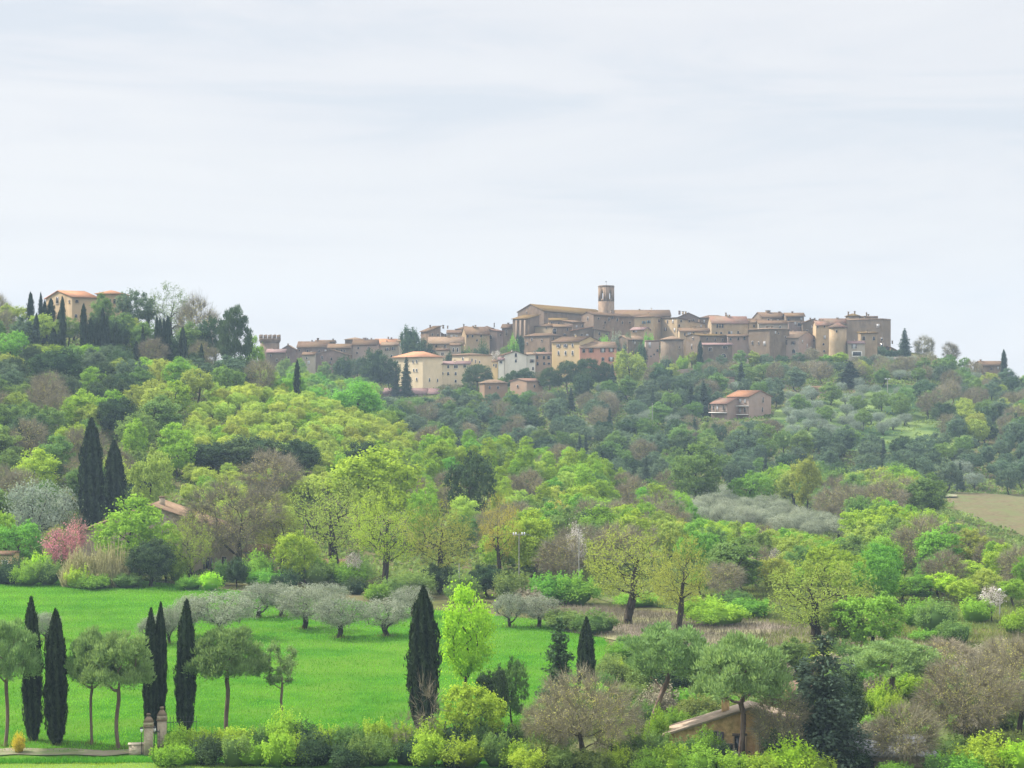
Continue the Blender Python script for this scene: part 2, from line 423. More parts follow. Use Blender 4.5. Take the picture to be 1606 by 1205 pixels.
def broad(rng, H, Wd, natt, leafn, lsize, cr_r, clear=.18, trunk_r=None, multi=1, shape=(1, 1), upright=0., mat='lime', bark='bark', twigs=0, core=0., inner=.35, sides=5, step=.9, tip=.022, nlobe=8, lr=.46):
    tk, cr = MB(), MB()
    cz = H*(clear+1)/2; rz = H*(1-clear)/2 - cr_r*.55; rx = Wd/2 - cr_r*.6
    cen = np.array([0, 0, cz])
    lob = cen + (lobes(rng, nlobe, cen, (rx*.62, rx*.62, rz*.62), -.5)-cen)*(.75+.4*rng.random((nlobe, 1)))
    d = unit(rng.normal(size=(natt, 3)))
    base = cen + d*np.array([rx, rx, rz])*(rng.random((natt, 1))**.28)
    near = lob[np.argmin(((base[:, None]-lob[None])**2).sum(2), axis=1)]
    dirn = unit(base-near)*np.minimum(np.linalg.norm(base-near, axis=1, keepdims=True), lr*max(rx, rz)*(.75+.5*rng.random((natt, 1))))
    att = near + dirn
    att[:, 2] = np.maximum(att[:, 2], H*clear + rng.random(natt)*.6)
    hf = H*(clear*.9+.08)
    if multi == 1:
        lean = rng.normal(size=2)*.04*H
        trunk = [np.array([lean[0]*t*t, lean[1]*t*t, hf*t]) + np.array([rng.normal()*.05, rng.normal()*.05, 0])*(t > 0) for t in np.linspace(0, 1, 5)]
        ext = [np.array([lean[0]*(1+s), lean[1]*(1+s), hf+(H*.62-hf)*s]) + np.append(rng.normal(size=2)*.12*s*2, 0) for s in (.33, .66, 1)]
        trunk += ext
        nodes, par, tips = skeleton(rng, trunk, att, step, lift=.12, fork=4)
    else:
        trunk = [np.zeros(3), np.array([0, 0, .25])]
        stems = np.array([[math.cos(2*math.pi*k/multi+rng.random())*rx*.32, math.sin(2*math.pi*k/multi+rng.random())*rx*.32, H*.42] for k in range(multi)])
        nodes, par, tips = skeleton(rng, trunk, np.vstack([stems, att]), step, lift=.15, fork=1)
    if upright:
        pass
    limbs(tk, nodes, par, M[bark], tip=tip, sides=sides, trunk_r=trunk_r)
    for i in tips:
        c = nodes[i]
        if leafn: clump(cr, rng, c, cr_r*(.75+.5*rng.random()), max(3, int(leafn*(.6+.8*rng.random()))), lsize, M[mat], cen, flat=.8)
    # loose leaves between the clumps
    if leafn:
        m_ = int(len(tips)*leafn*.2); k_ = rng.integers(0, len(tips), m_)
        p = nodes[np.array(tips)[k_]] + rng.normal(size=(m_, 3))*cr_r*np.array([.85, .85, .7])
        p[:, 2] = np.maximum(p[:, 2], .3)
        nr = unit(p-cen)*.7 + rng.normal(size=(m_, 3))*.6 + np.array([0, 0, .3])
        cr.quads(leafquads(rng, p, nr, lsize*(.7+.5*rng.random(m_))), M[mat], np.repeat(.25+.75*rng.random(m_), 4))
    # leaves along inner limbs
    if leafn and inner:
        ids = rng.integers(len(trunk), len(nodes), int(len(tips)*inner))
        for i in ids: clump(cr, rng, nodes[i], cr_r*.7, max(2, int(leafn*.4)), lsize*.9, M[mat], cen)
    if twigs:
        ids = np.concatenate([np.array(tips), rng.integers(len(trunk), len(nodes), len(tips))])
        for i in ids:
            c = nodes[i]; o = unit((c-cen)[None])[0]
            n = twigs
            d = unit(o*.8 + rng.normal(size=(n, 3))*.6 + np.array([0, 0, .35]))
            L = (.5+.9*rng.random(n))*cr_r*1.6
            mid = c + d*(L*.5)[:, None] + rng.normal(size=(n, 3))*.12*cr_r
            nr = np.cross(d, rng.normal(size=(n, 3)))
            nn = unit(nr); b = np.cross(nn, d)
            wv = (.009+.013*rng.random(n))*max(1., cr_r)
            v = np.empty((n, 4, 3)); a = d*(L*.5)[:, None]; bb = b*wv[:, None]
            v[:, 0] = mid-a-bb; v[:, 1] = mid-a+bb; v[:, 2] = mid+a+bb*.4; v[:, 3] = mid+a-bb*.4
            cr.quads(v.reshape(-1, 3), M['twig'], np.repeat(rng.random(n)*.6+.4*rng.random(), 4))
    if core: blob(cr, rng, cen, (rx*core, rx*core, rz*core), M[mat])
    return tk, cr

def mk_cypress(rng, H=13., Wd=2.6, n=5200, split=0., bulge=.38):
    tk, cr = MB(), MB()
    tk.tube((0, 0, -.3), (0, 0, H*.5), .22, .12, M['bark'], 6)
    ph = rng.random(8)*6.28; nl = 9
    def rad(t, a):
        b = np.power(np.clip(np.sin(np.pi*np.power(np.clip(t, 0, 1), .62)), 0, 1), .62)*.5 + .0
        prof = np.interp(t, [0, .03, .12, bulge, .7, .88, .97, 1], [.25, .55, .82, 1., .86, .52, .2, .03])*.5*Wd
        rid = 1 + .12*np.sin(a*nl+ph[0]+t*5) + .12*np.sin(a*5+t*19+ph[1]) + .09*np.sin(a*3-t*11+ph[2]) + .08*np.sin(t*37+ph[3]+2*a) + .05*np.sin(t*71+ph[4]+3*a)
        return prof*rid
    t = rng.random(n)**.92; a = rng.random(n)*6.2832
    r = rad(t, a)*(1-.28*rng.random(n)**2)
    c = np.stack([r*np.cos(a), r*np.sin(a), .35+t*(H-.35)], 1)
    o = np.stack([np.cos(a), np.sin(a), np.full(n, .25)], 1)
    nr = o + rng.normal(size=(n, 3))*.45
    up = np.stack([np.cos(a)*.35, np.sin(a)*.35, np.ones(n)], 1)
    ridge_light = np.clip((np.sin(a*nl+ph[0]+t*5)+1)*.5, 0, 1)  # shade between the ridges put into the leaf tint
    cr.quads(leafquads(rng, c, nr, .17+.13*rng.random(n), 3.0, up), M['cypress'], np.repeat(np.clip(.6*ridge_light*ridge_light+.55*rng.random(n)**2, 0, 1), 4))
    nt_ = 520
    t = rng.random(nt_)*.97; a = rng.random(nt_)*6.28; r = rad(t, a)*(1.0+.16*rng.random(nt_))
    c = np.stack([r*np.cos(a), r*np.sin(a), .35+t*(H-.35)], 1)
    cr.quads(leafquads(rng, c, rng.normal(size=(nt_, 3)), .15, 4.0, np.stack([np.cos(a)*.5, np.sin(a)*.5, np.ones(nt_)], 1)), M['cypress'], .6)
    # closed core added to block light, given the darkest tint
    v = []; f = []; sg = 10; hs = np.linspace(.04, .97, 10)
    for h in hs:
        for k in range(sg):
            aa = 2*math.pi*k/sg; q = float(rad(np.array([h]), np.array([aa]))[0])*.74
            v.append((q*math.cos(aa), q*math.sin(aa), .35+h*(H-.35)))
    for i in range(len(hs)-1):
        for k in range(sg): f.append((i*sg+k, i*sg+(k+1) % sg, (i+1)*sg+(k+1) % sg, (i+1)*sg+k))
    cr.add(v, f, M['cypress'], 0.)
    return tk, cr

def mk_umbrella(rng, H=11., Wd=10., clear=.42, lean=0., natt=175, n=95, bend=.4, dome=1.0, dark=False):
    tk, cr = MB(), MB()
    mat = M['dark'] if dark else M['pine']
    ch = H*(1-clear); cen = np.array([lean, 0, H*clear+ch*.36])
    fx = .5*Wd-.7
    hf = H*clear
    trunk = [np.array([lean*.8*t+bend*math.sin(t*3.0)*.5, .15*math.sin(t*4+1), hf*t*.98]) for t in np.linspace(0, 1, 6)]
    e_ = trunk[-1]; trunk += [e_+np.array([lean*.2*q+rng.normal()*.15, rng.normal()*.15, ch*.42*q]) for q in (.33, .66, 1)]
    d = unit(rng.normal(size=(natt*3, 3))); d = d[d[:, 2] > -.42][:natt]
    att = cen + d*np.array([fx, fx, ch*.62-.35])*(.5+.5*rng.random((len(d), 1))**.5)
    lump = 1+.10*np.sin(d[:, 0]*7+rng.random()*6)*np.sin(d[:, 1]*6+rng.random()*6)
    att = cen + (att-cen)*lump[:, None]
    low = att[:, 2] < cen[2]-.1*ch
    att[low, 2] += .12*ch
    nodes, par, tips = skeleton(rng, trunk, att, .8, lift=.22, wob=.1, fork=5)
    limbs(tk, nodes, par, M['barkp'], tip=.012, k=2.4, trunk_r=.26*H/11)
    for i in tips:
        c = nodes[i]; r = .62+.4*rng.random()
        nn = int(n*(.7+.6*rng.random()))
        dd = unit(rng.normal(size=(nn, 3)) + np.array([0, 0, .55]))
        p = c + dd*(rng.random((nn, 1))**.45)*r*np.array([1.15, 1.15, .72])
        upv = unit(dd + np.array([0, 0, .7]))
        nr = np.cross(upv, rng.normal(size=(nn, 3)))
        t0 = rng.random()
        cr.quads(leafquads(rng, p, nr, (.095+.05*rng.random(nn)), 3.4, upv), mat, np.repeat(np.clip(.55*t0+.5*rng.random(nn), 0, 1), 4))
    return tk, cr

def mk_conifer(rng, H=14., Wd=5., tiers=20, per=9, mat='fir', droop=.25, irr=.2, n=26, start=.08, open_=1.0):
    tk, cr = MB(), MB()
    tk.tube((0, 0, -.3), (0, 0, H*.96), .018*H, .02, M['bark'], 6)
    for i in range(tiers):
        t = start + (1-start)*(i+rng.random()*.5)/tiers
        R0 = Wd*.5*(1-t)**.82*(1+rng.normal()*irr) + .12
        for k in range(max(4, int(per*(1-t*.5)))):
            a = 2*math.pi*(k+rng.random()*.8)/max(4, int(per*(1-t*.5))) + i*1.3
            rr = max(.2, R0*(.75+.4*rng.random()))
            tipp = np.array([rr*math.cos(a), rr*math.sin(a), H*t-droop*rr+.12*H/tiers])
            b0 = np.array([0, 0, H*t])
            tk.tube(b0, tipp, .035, .012, M['bark'], 3)
            m_ = max(6, int(n*rr/(Wd*.5)*1.3))
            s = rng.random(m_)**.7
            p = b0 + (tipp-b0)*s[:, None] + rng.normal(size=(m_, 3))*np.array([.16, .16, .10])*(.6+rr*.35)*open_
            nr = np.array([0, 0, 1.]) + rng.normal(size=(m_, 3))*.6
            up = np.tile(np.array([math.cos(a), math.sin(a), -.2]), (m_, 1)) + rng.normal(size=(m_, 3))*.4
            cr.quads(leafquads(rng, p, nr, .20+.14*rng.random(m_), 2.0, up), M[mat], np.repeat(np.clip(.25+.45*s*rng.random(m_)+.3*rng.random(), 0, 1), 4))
    return tk, cr

def mk_shrub(rng, H=2.2, Wd=3., mat='green', n=80, k=34, ls=.095, twig=False, flat=.85, core=True):
    tk, cr = MB(), MB()
    cen = np.array([0, 0, H*.42])
    for j in range(6):
        a = rng.random()*6.28; q = np.array([math.cos(a)*Wd*.25, math.sin(a)*Wd*.25, H*.7])
        tk.tube((0, 0, -.15), q, .035, .012, M['bark'], 4)
    d = unit(rng.normal(size=(k*2, 3))); d = d[d[:, 2] > -.45][:k]
    doms = [(np.array([math.cos(a)*Wd*.24, math.sin(a)*Wd*.24, H*rng.uniform(-.12, .16)]), rng.uniform(.5, .8)) for a in rng.random(4)*6.28]
    for q in d:
        dm = doms[rng.integers(0, 4)]
        c = cen + dm[0] + q*np.array([Wd*.5-.3, Wd*.5-.3, H*.55-.2])*dm[1]*(.75+.35*rng.random())
        c[2] = max(c[2], .12)
        clump(cr, rng, c, .2*Wd*(.6+.6*rng.random()), n, ls, M[mat], cen, flat=flat)
    for j in range(int(k*.9)):
        a = rng.random()*6.28; rr = Wd*.47*rng.random()**.5
        c = np.array([rr*math.cos(a), rr*math.sin(a), H*(.7+.38*rng.random())*(1-.4*(rr/(Wd*.5))**2)])
        nn = 30
        p = c + rng.normal(size=(nn, 3))*np.array([.09, .09, .26])*H*.38
        cr.quads(leafquads(rng, p, rng.normal(size=(nn, 3))+np.array([0, 0, .3]), ls, 1.8), M[mat], np.repeat(.5+.5*rng.random(nn), 4))
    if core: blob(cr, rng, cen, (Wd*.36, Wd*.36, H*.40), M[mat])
    return tk, cr

def mk_reeds(rng, H=4., Wd=4., n=900):
    tk, cr = MB(), MB()
    a = rng.random(n)*6.28; r = Wd*.5*rng.random(n)**.5
    b = np.stack([r*np.cos(a), r*np.sin(a), np.zeros(n)], 1)
    h = H*(.45+.55*rng.random(n))*(1.05-.6*(r/(Wd*.5))**2)*(.8+.2*np.sin(a*3)+.15*np.sin(b[:, 0]*3))
    tip = b + np.stack([rng.normal(size=n)*.45, rng.normal(size=n)*.45, h], 1)
    w = np.stack([np.cos(a*3), np.sin(a*3), np.zeros(n)], 1)*.035
    v = np.empty((n, 4, 3)); v[:, 0] = b-w; v[:, 1] = b+w; v[:, 2] = tip+w*.5; v[:, 3] = tip-w*.5
    cr.quads(v.reshape(-1, 3), M['reed'], np.repeat(rng.random(n), 4))
    m = 1500; k = rng.integers(0, n, m); s = .3+.7*rng.random(m)
    c = b[k] + (tip-b)[k]*s[:, None] + rng.normal(size=(m, 3))*.16
    cr.quads(leafquads(rng, c, rng.normal(size=(m, 3)), .09, 5., np.tile([0, 0, 1.], (m, 1))+rng.normal(size=(m, 3))*.5), M['reed'], np.repeat(rng.random(m), 4))
    tk.tube((0, 0, -.2), (0, 0, .3), .2, .1, M['bark'], 5)
    return tk, cr

def rg(k): return np.random.default_rng(1000+k)
for k in range(4): fin('oak', *broad(rg(k), 14, 15, 300, 17, .15, .92, clear=.14, trunk_r=.62, mat='budding', step=.7, tip=.014, inner=.3, nlobe=11), 15, 14)
for k in range(5): fin('broad', *broad(rg(20+k), 9, (8.5, 7.2, 8, 6.6, 8.8)[k], 175, 44, .18, .6, clear=(.1, .05, .14, .06, .1)[k], trunk_r=.2, tip=.010, inner=.3, nlobe=(7, 5, 9, 6, 8)[k]), (8.5, 7.2, 8, 6.6, 8.8)[k], 9)
for k in range(3): fin('broadlow', *broad(rg(30+k), 7, 9, 160, 44, .18, .62, clear=.05, trunk_r=.2, inner=.4, nlobe=8), 9, 7)
for k in range(3): fin('bare', *broad(rg(40+k), 9, 8.5, 190, 5, .13, .85, clear=.12, trunk_r=.2, mat='bud', bark='barkg', twigs=16, nlobe=9, tip=.009, multi=2), 8.5, 9)
for k in range(2): fin('bareoak', *broad(rg(50+k), 13, 16, 330, 9, .13, .9, clear=.16, trunk_r=.42, mat='bud', bark='bark', twigs=20, nlobe=7, tip=.008, lr=.42), 16, 13)
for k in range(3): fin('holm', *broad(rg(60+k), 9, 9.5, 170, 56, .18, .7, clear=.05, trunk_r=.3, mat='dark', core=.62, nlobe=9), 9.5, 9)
for k in range(4): fin('olive', *broad(rg(70+k), 4.8, 6, 150, 36, .095, .62, clear=.2, trunk_r=.26, multi=3, mat='silver', bark='bark', step=.6, nlobe=7, inner=.2, tip=.009, lr=.7), 6, 4.8)
for k in range(3): fin('poplar', *broad(rg(80+k), 11, 5.5, 160, 42, .17, .58, clear=.06, trunk_r=.16, multi=3, mat='lime', nlobe=9), 5.5, 11)
for k in range(2): fin('willow', *broad(rg(90+k), 9, 6.5, 130, 60, .13, .7, clear=.22, trunk_r=.16, multi=3, mat='neon', nlobe=8, step=.7), 6.5, 9)
for k in range(2): fin('blossom', *broad(rg(100+k), 6, 4.5, 70, 22, .11, .6, clear=.12, trunk_r=.10, tip=.008, twigs=5, mat='blossom', nlobe=6, step=.6), 4.5, 6)
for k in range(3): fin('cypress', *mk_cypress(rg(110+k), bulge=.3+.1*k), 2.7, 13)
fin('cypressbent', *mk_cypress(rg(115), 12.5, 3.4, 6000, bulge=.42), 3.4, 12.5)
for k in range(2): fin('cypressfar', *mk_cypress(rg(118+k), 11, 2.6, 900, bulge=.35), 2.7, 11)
for k in range(3): fin('umbrella', *mk_umbrella(rg(120+k), bend=(.5, -.7, .15)[k]), 10, 11)
fin('umbrellalean', *mk_umbrella(rg(125), H=12, Wd=10.5, clear=.5, lean=2.2, bend=-.8), 10.5, 12)
for k in range(2): fin('umbrellafar', *mk_umbrella(rg(127+k), H=9, Wd=9, clear=.16, natt=150, n=80, dark=True), 9, 9)
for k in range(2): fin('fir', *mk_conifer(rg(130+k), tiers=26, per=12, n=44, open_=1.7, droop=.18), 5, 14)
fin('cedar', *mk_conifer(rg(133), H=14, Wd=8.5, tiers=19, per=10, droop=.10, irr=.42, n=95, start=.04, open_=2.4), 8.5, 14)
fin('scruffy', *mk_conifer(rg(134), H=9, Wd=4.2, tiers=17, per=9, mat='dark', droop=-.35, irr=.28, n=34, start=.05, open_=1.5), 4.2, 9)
fin('youngpine', *broad(rg(135), 9, 4.4, 34, 95, .12, .5, clear=.4, trunk_r=.13, mat='pine', bark='barkp', lr=.62, nlobe=6, inner=.1), 4.4, 9)
for k in range(4): fin('shrub', *mk_shrub(rg(140+k), H=2.2+.3*(k % 2)), 3., 2.4)
fin('sapling', *broad(rg(148), 6, 4, 34, 0, .1, .6, clear=.12, trunk_r=.07, mat='bud', bark='barkg', twigs=5, tip=.008, nlobe=6, multi=3), 4, 6)
for k in range(2): fin('reeds', *mk_reeds(rg(150+k)), 4.2, 4.2)

def treemesh(kind, var, mat, part):
    """Mesh data of a prototype's trunk, crown or both in one, with the crown leaf swapped for mat."""
    p = PROTO[kind][var]; key = (part, mat)
    if key not in p[4]:
        mb = MB()
        src = {'trunk': [p[0]], 'crown': [p[1]], 'all': [p[0], p[1]]}[part]
        base = {'oak': 'budding', 'broad': 'lime', 'broadlow': 'lime', 'poplar': 'lime', 'shrub': 'green', 'blossom': 'blossom', 'bare': 'bud', 'bareoak': 'bud', 'olive': 'silver', 'willow': 'neon', 'holm': 'dark', 'umbrella': 'pine', 'umbrellafar': 'dark', 'fir': 'fir'}.get(kind)
        for s in src:
            off = mb.n
            mp_ = [mb.slot(M[mat] if mat and base and m is M[base] else m) for m in s.mats]
            mb.v += s.v; mb.t += s.t; mb.n += s.n
            mb.f += [[a+off for a in f] for f in s.f] if off else s.f
            mb.mi += [mp_[i] for i in s.mi]
        p[4][key] = mb.mesh({'trunk': 'trunk', 'crown': 'crown', 'all': kind}[part])
    return p[4][key]
PLANTS = []   # records for labelling
def plant(kind, name, cat, px, base_py, top_py, wpx, d=None, mat=None, var=None, label=None, group=None, near=True, lm=None, rz=None, dz=0.):
    if d is None: d = gd(px, base_py)
    x, y = at(px, d)
    if kind == 'scruffy' and False: pass
    z = ground(x, y) - .1 + dz
    vs = PROTO[kind]
    i = R.randrange(len(vs)) if var is None else var % len(vs)
    w0, h0 = vs[i][2], vs[i][3]
    H = zpix(top_py, d) - z; Wm = wpx*d/F
    sc = (Wm/w0, Wm/w0, max(.2, H/h0))
    rz = R.random()*6.28 if rz is None else rz
    if near:
        o = empty(name, (x, y, z), rz); o.scale = sc
        for part in ('trunk', 'crown'):
            c = bpy.data.objects.new(part if cat != 'shrub' else {'trunk': 'stem', 'crown': 'foliage'}[part], treemesh(kind, i, mat, part))
            link(c, o)
    else:
        o = bpy.data.objects.new(name, treemesh(kind, i, mat, 'all'))
        o.location = (x, y, z); o.rotation_euler = (0, 0, rz); o.scale = sc
        link(o)
    if near and kind in ('cypress', 'umbrella', 'youngpine'): o.rotation_euler = (R.uniform(-.022, .022), R.uniform(-.022, .022), rz)
    tag(o, label, cat, group)
    PLANTS.append(dict(o=o, px=px, py=(top_py + HY-(z-CZ)*F/d)/2, w=wpx, h=(HY-(z-CZ)*F/d)-top_py, d=d, label=label, x=x, y=y))
    if lm: LAND.append((px, (top_py+min(base_py or 9999, HY-(z-CZ)*F/d))/2, lm))
    return o
LAND = []
# ------------------------------------------------------------------ setting: ground and the sheets that lie on it
M['soil'] = surfmat('woodland_floor', (.045, .055, .018), (.10, .11, .035), .35, bump=.8, cc=(.12, .10, .055), vary=0, bscale=2.)
M['fieldgreen'] = surfmat('wheat_green', (.026, .105, .008), (.055, .155, .014), .35, bump=.9, cc=(.075, .155, .018), vary=0, bscale=5.)
M['meadow'] = surfmat('rough_meadow', (.045, .075, .018), (.085, .125, .03), .5, bump=.9, cc=(.11, .11, .05), vary=0, bscale=4.)
M['bank'] = surfmat('pale_grass_bank', (.075, .16, .03), (.115, .21, .04), .6, bump=.6, cc=(.13, .19, .05), vary=0, bscale=5.)
M['track'] = surfmat('gravel_track', (.16, .135, .095), (.24, .21, .155), .8, bump=.4, cc=(.10, .15, .05), vary=0)
M['drygrass'] = surfmat('dry_grass', (.13, .105, .08), (.20, .165, .13), .5, bump=.8, cc=(.22, .22, .10), vary=0, bscale=4.)
M['plough'] = surfmat('ploughed_soil', (.085, .07, .038), (.145, .12, .068), .9, bump=.9, cc=(.105, .115, .05), vary=0, bscale=2.2)
M['hillgrass'] = surfmat('hill_grass', (.026, .052, .02), (.045, .08, .027), .25, bump=.6, cc=(.15, .20, .06), vary=0)

assert all(len(r[1]) == 15 for r in ROWS)
pxs = np.concatenate([np.arange(-900, -100, 60), np.arange(-100, 1710, 14), np.arange(1710, 2601, 60)]).astype(float)
ds = np.concatenate([np.arange(1.5, 120, 6), np.arange(120, 310, 2.5), np.arange(310, 860, 4), np.arange(860, 1201, 12)])
PX, DD = np.meshgrid(pxs, ds)
gx = (PX-CXP)*np.maximum(DD, 25)/F; gy = DD
gz = tz(gx, gy)
nr_, nc_ = gx.shape
gm = MB()
ii, jj = np.meshgrid(np.arange(nr_-1), np.arange(nc_-1), indexing='ij')
q = (ii*nc_+jj).ravel()
gm.add(np.stack([gx, gy, gz], 2).reshape(-1, 3), np.stack([q, q+1, q+nc_+1, q+nc_], 1).tolist(), M['soil'])
tag(gm.build('ground', smooth=True), kind='structure')

def sheet(name, mat, rows, lift=.07, nx=60, nd=50, bump_h=0., kind='structure', label=None):
    """A sheet lying on the ground between left and right edges given per distance."""
    dd = np.array([r[0] for r in rows], float); l = np.array([r[1] for r in rows], float); r_ = np.array([r[2] for r in rows], float)
    d = np.linspace(dd[0], dd[-1], nd)
    li = np.interp(d, dd, l); ri = np.interp(d, dd, r_)
    t = np.linspace(0, 1, nx)
    jl = np.cumsum(NR.normal(size=nd))*1.2; jl -= np.linspace(jl[0], jl[-1], nd)
    px = li[:, None]+jl[:, None]*.6 + (ri-li)[:, None]*t[None]
    y = d[:, None] + 0*px
    y = y + .6*np.sin(px*.05)*np.sin(px*.013+2)
    x = (px-CXP)*y/F
    z = tz(x, y)+lift
    mb = MB(); i, j = np.meshgrid(np.arange(nd-1), np.arange(nx-1), indexing='ij'); qq = (i*nx+j).ravel()
    mb.add(np.stack([x, y, z], 2).reshape(-1, 3), np.stack([qq, qq+1, qq+nx+1, qq+nx], 1).tolist(), mat)
    o = mb.build(name, smooth=True); tag(o, label, None, None, kind); return o
sheet('green_field', M['fieldgreen'], [(150, -60, 840), (165, -60, 870), (200, -60, 945), (222, -60, 958), (240, -60, 930), (250, -60, 720), (262, -60, 560), (275, -60, 380), (291, -60, 190)], nx=90, nd=70)
sheet('grass_bank', M['bank'], [(118, -200, 900), (140, -150, 640), (149.5, -120, 480), (152.0, -110, 330)], lift=.12, nd=20)
sheet('dirt_track', M['track'], [(155.6, -120, 240), (156.4, -120, 235), (157.4, -120, 200), (158.4, -120, 100)], lift=.16, nd=14)
sheet('dry_grass_strip', M['drygrass'], [(214, 1180, 1330), (222, 990, 1480), (232, 880, 1330), (246, 860, 1110), (256, 850, 940)], lift=.10)
sheet('rough_meadow', M['meadow'], [(146, 830, 1700), (165, 890, 1700), (195, 970, 1700), (213, 980, 1700), (222, 980, 1700)], lift=.03)
sheet('rough_meadow', M['meadow'], [(234, 1330, 1720), (250, 1120, 1720), (262, 960, 1720), (285, 840, 1720), (310, 800, 1300)], lift=.09)
sheet('ploughed_field', M['plough'], [(372, 1610, 1800), (400, 1545, 1850), (440, 1500, 1900), (470, 1480, 1900), (500, 1500, 1900)], lift=.12)
sheet('hill_path', M['track'], [(478, 1395, 1500), (480.5, 1390, 1500), (483, 1400, 1490)], lift=.5, nd=6)
sheet('hill_path', M['track'], [(571, 985, 1012), (573, 985, 1025), (576, 992, 1020)], lift=.6, nd=8, nx=20)
sheet('hill_grass', M['hillgrass'], [(560, 1230, 1480), (590, 1200, 1560), (625, 1215, 1606), (655, 1330, 1640), (668, 1380, 1640)], lift=.25)

# ------------------------------------------------------------------ building materials
def wallmat(n, a, b, cc=None, sc=.55): return surfmat(n, a, b, sc, bump=.35, cc=cc, bscale=2.4, vary=.20, streak=.45)
WM = {
 'brown': wallmat('brown_stone', (0.142, 0.099, 0.068), (0.238, 0.168, 0.113), (0.190, 0.143, 0.105)),
 'grey': wallmat('grey_stone', (0.131, 0.099, 0.073), (0.209, 0.159, 0.110), (0.158, 0.117, 0.080)),
 'tan': wallmat('tan_stone', (0.290, 0.211, 0.127), (0.409, 0.297, 0.178), (0.322, 0.249, 0.160)),
 'purple': wallmat('purplish_stone', (0.154, 0.112, 0.094), (0.229, 0.164, 0.134), (0.182, 0.143, 0.115)),
 'cream': wallmat('cream_plaster', (0.517, 0.416, 0.268), (0.593, 0.478, 0.315), (0.471, 0.382, 0.252)),
 'yellow': wallmat('yellow_plaster', (0.512, 0.378, 0.180), (0.582, 0.435, 0.223), (0.496, 0.378, 0.215)),
 'white': wallmat('white_plaster', (0.620, 0.568, 0.475), (0.714, 0.657, 0.545), (0.563, 0.514, 0.427)),
 'pale': wallmat('pale_plaster', (0.332, 0.284, 0.216), (0.411, 0.350, 0.270), (0.301, 0.254, 0.197)),
 'salmon': wallmat('salmon_plaster', (0.396, 0.183, 0.123), (0.459, 0.224, 0.149), (0.371, 0.194, 0.135)),
 'rose': wallmat('rose_plaster', (0.256, 0.183, 0.143), (0.320, 0.226, 0.180), (0.271, 0.220, 0.180)),
 'orange': wallmat('orange_plaster', (0.304, 0.196, 0.123), (0.348, 0.228, 0.148), (0.266, 0.190, 0.135)),
 'rubble': surfmat('rubble_wall', (0.450, 0.313, 0.143), (0.819, 0.589, 0.284), 2.2, bump=.9, cc=(0.614, 0.391, 0.198), bscale=4., vary=0),
 'rubblegrey': surfmat('grey_rubble_wall', (0.253, 0.208, 0.152), (0.442, 0.378, 0.278), 2.0, bump=.9, cc=(0.316, 0.267, 0.189), bscale=4., vary=0),
}
def tilemat(n, a, b, cc):
    m = surfmat(n, a, b, 1.1, bump=.0, cc=cc, vary=.2)
    t = m.node_tree
    tc = t.nodes.new('ShaderNodeTexCoord')
    wv = N(t, 'ShaderNodeTexWave', Scale=5.2, Distortion=.4); wv.bands_direction = 'X'
    t.links.new(tc.outputs['Object'], wv.inputs['Vector'])
    bp = N(t, 'ShaderNodeBump', Strength=.6, Distance=.08); t.links.new(wv.outputs['Fac'], bp.inputs['Height'])
    b_ = [n for n in t.nodes if n.type == 'BSDF_PRINCIPLED'][0]
    t.links.new(bp.outputs[0], b_.inputs['Normal'])
    return m
TM = {
 'tile': tilemat('weathered_tile', (0.113, 0.071, 0.046), (0.173, 0.112, 0.074), (0.142, 0.096, 0.055)),
 'grey': tilemat('grey_weathered_tile', (0.169, 0.115, 0.078), (0.242, 0.167, 0.113), (0.193, 0.137, 0.085)),
 'red': tilemat('red_tile', (0.187, 0.104, 0.077), (0.236, 0.141, 0.104), (0.178, 0.131, 0.094)),
 'orange': tilemat('new_orange_tile', (0.331, 0.161, 0.087), (0.390, 0.201, 0.114), (0.296, 0.166, 0.103)),
 'pink': tilemat('pinkish_tile', (0.197, 0.122, 0.110), (0.236, 0.151, 0.138), (0.187, 0.136, 0.122)),
 'lichen': tilemat('lichened_tile', (0.119, 0.074, 0.033), (0.164, 0.105, 0.046), (0.142, 0.098, 0.035)),
 'paletile': tilemat('pale_tile', (.36, .27, .20), (.46, .36, .28), (.40, .33, .25)),
 'metal': surfmat('grey_corrugated_metal', (0.220, 0.226, 0.238), (0.302, 0.307, 0.319), .8, rough=.5, bump=.1, vary=0),
}
def flatmat(name, c, rough=.6, spec=.3, metal=0.):
    m, t, o = newmat(name)
    b = N(t, 'ShaderNodeBsdfPrincipled', Roughness=rough, Metallic=metal); b.inputs['Specular IOR Level'].default_value = spec
    tc = t.nodes.new('ShaderNodeTexCoord')
    k = noise(t, 3., 3, tc.outputs['Object'])
    t.links.new(mixc(t, k, tuple(x*.85 for x in c), tuple(min(1, x*1.15) for x in c)), b.inputs['Base Color'])
    t.links.new(b.outputs[0], o.inputs['Surface']); return m
M['glass'] = flatmat('dark_window_glass', (.018, .018, .022), .15, .5)
M['curtain'] = flatmat('white_curtain_glass', (.45, .45, .46), .5)
M['frame'] = flatmat('stone_window_surround', (.36, .31, .26), .8)
M['framew'] = flatmat('white_window_surround', (.66, .63, .57), .7)
M['shutter'] = flatmat('brown_shutter', (.085, .05, .04), .7)
M['shutterg'] = flatmat('grey_shutter', (.12, .11, .13), .7)
M['teal'] = flatmat('teal_shutter', (.06, .14, .16), .7)
M['wood'] = flatmat('weathered_wood', (.16, .12, .085), .8)
M['iron'] = flatmat('dark_iron', (.05, .055, .06), .5, .4, .6)
M['conc'] = flatmat('pale_concrete_pole', (.25, .245, .225), .8)
M['porc'] = flatmat('white_porcelain', (.80, .80, .80), .3, .5)
M['soffit'] = flatmat('eaves_soffit', (.15, .11, .085), .8)

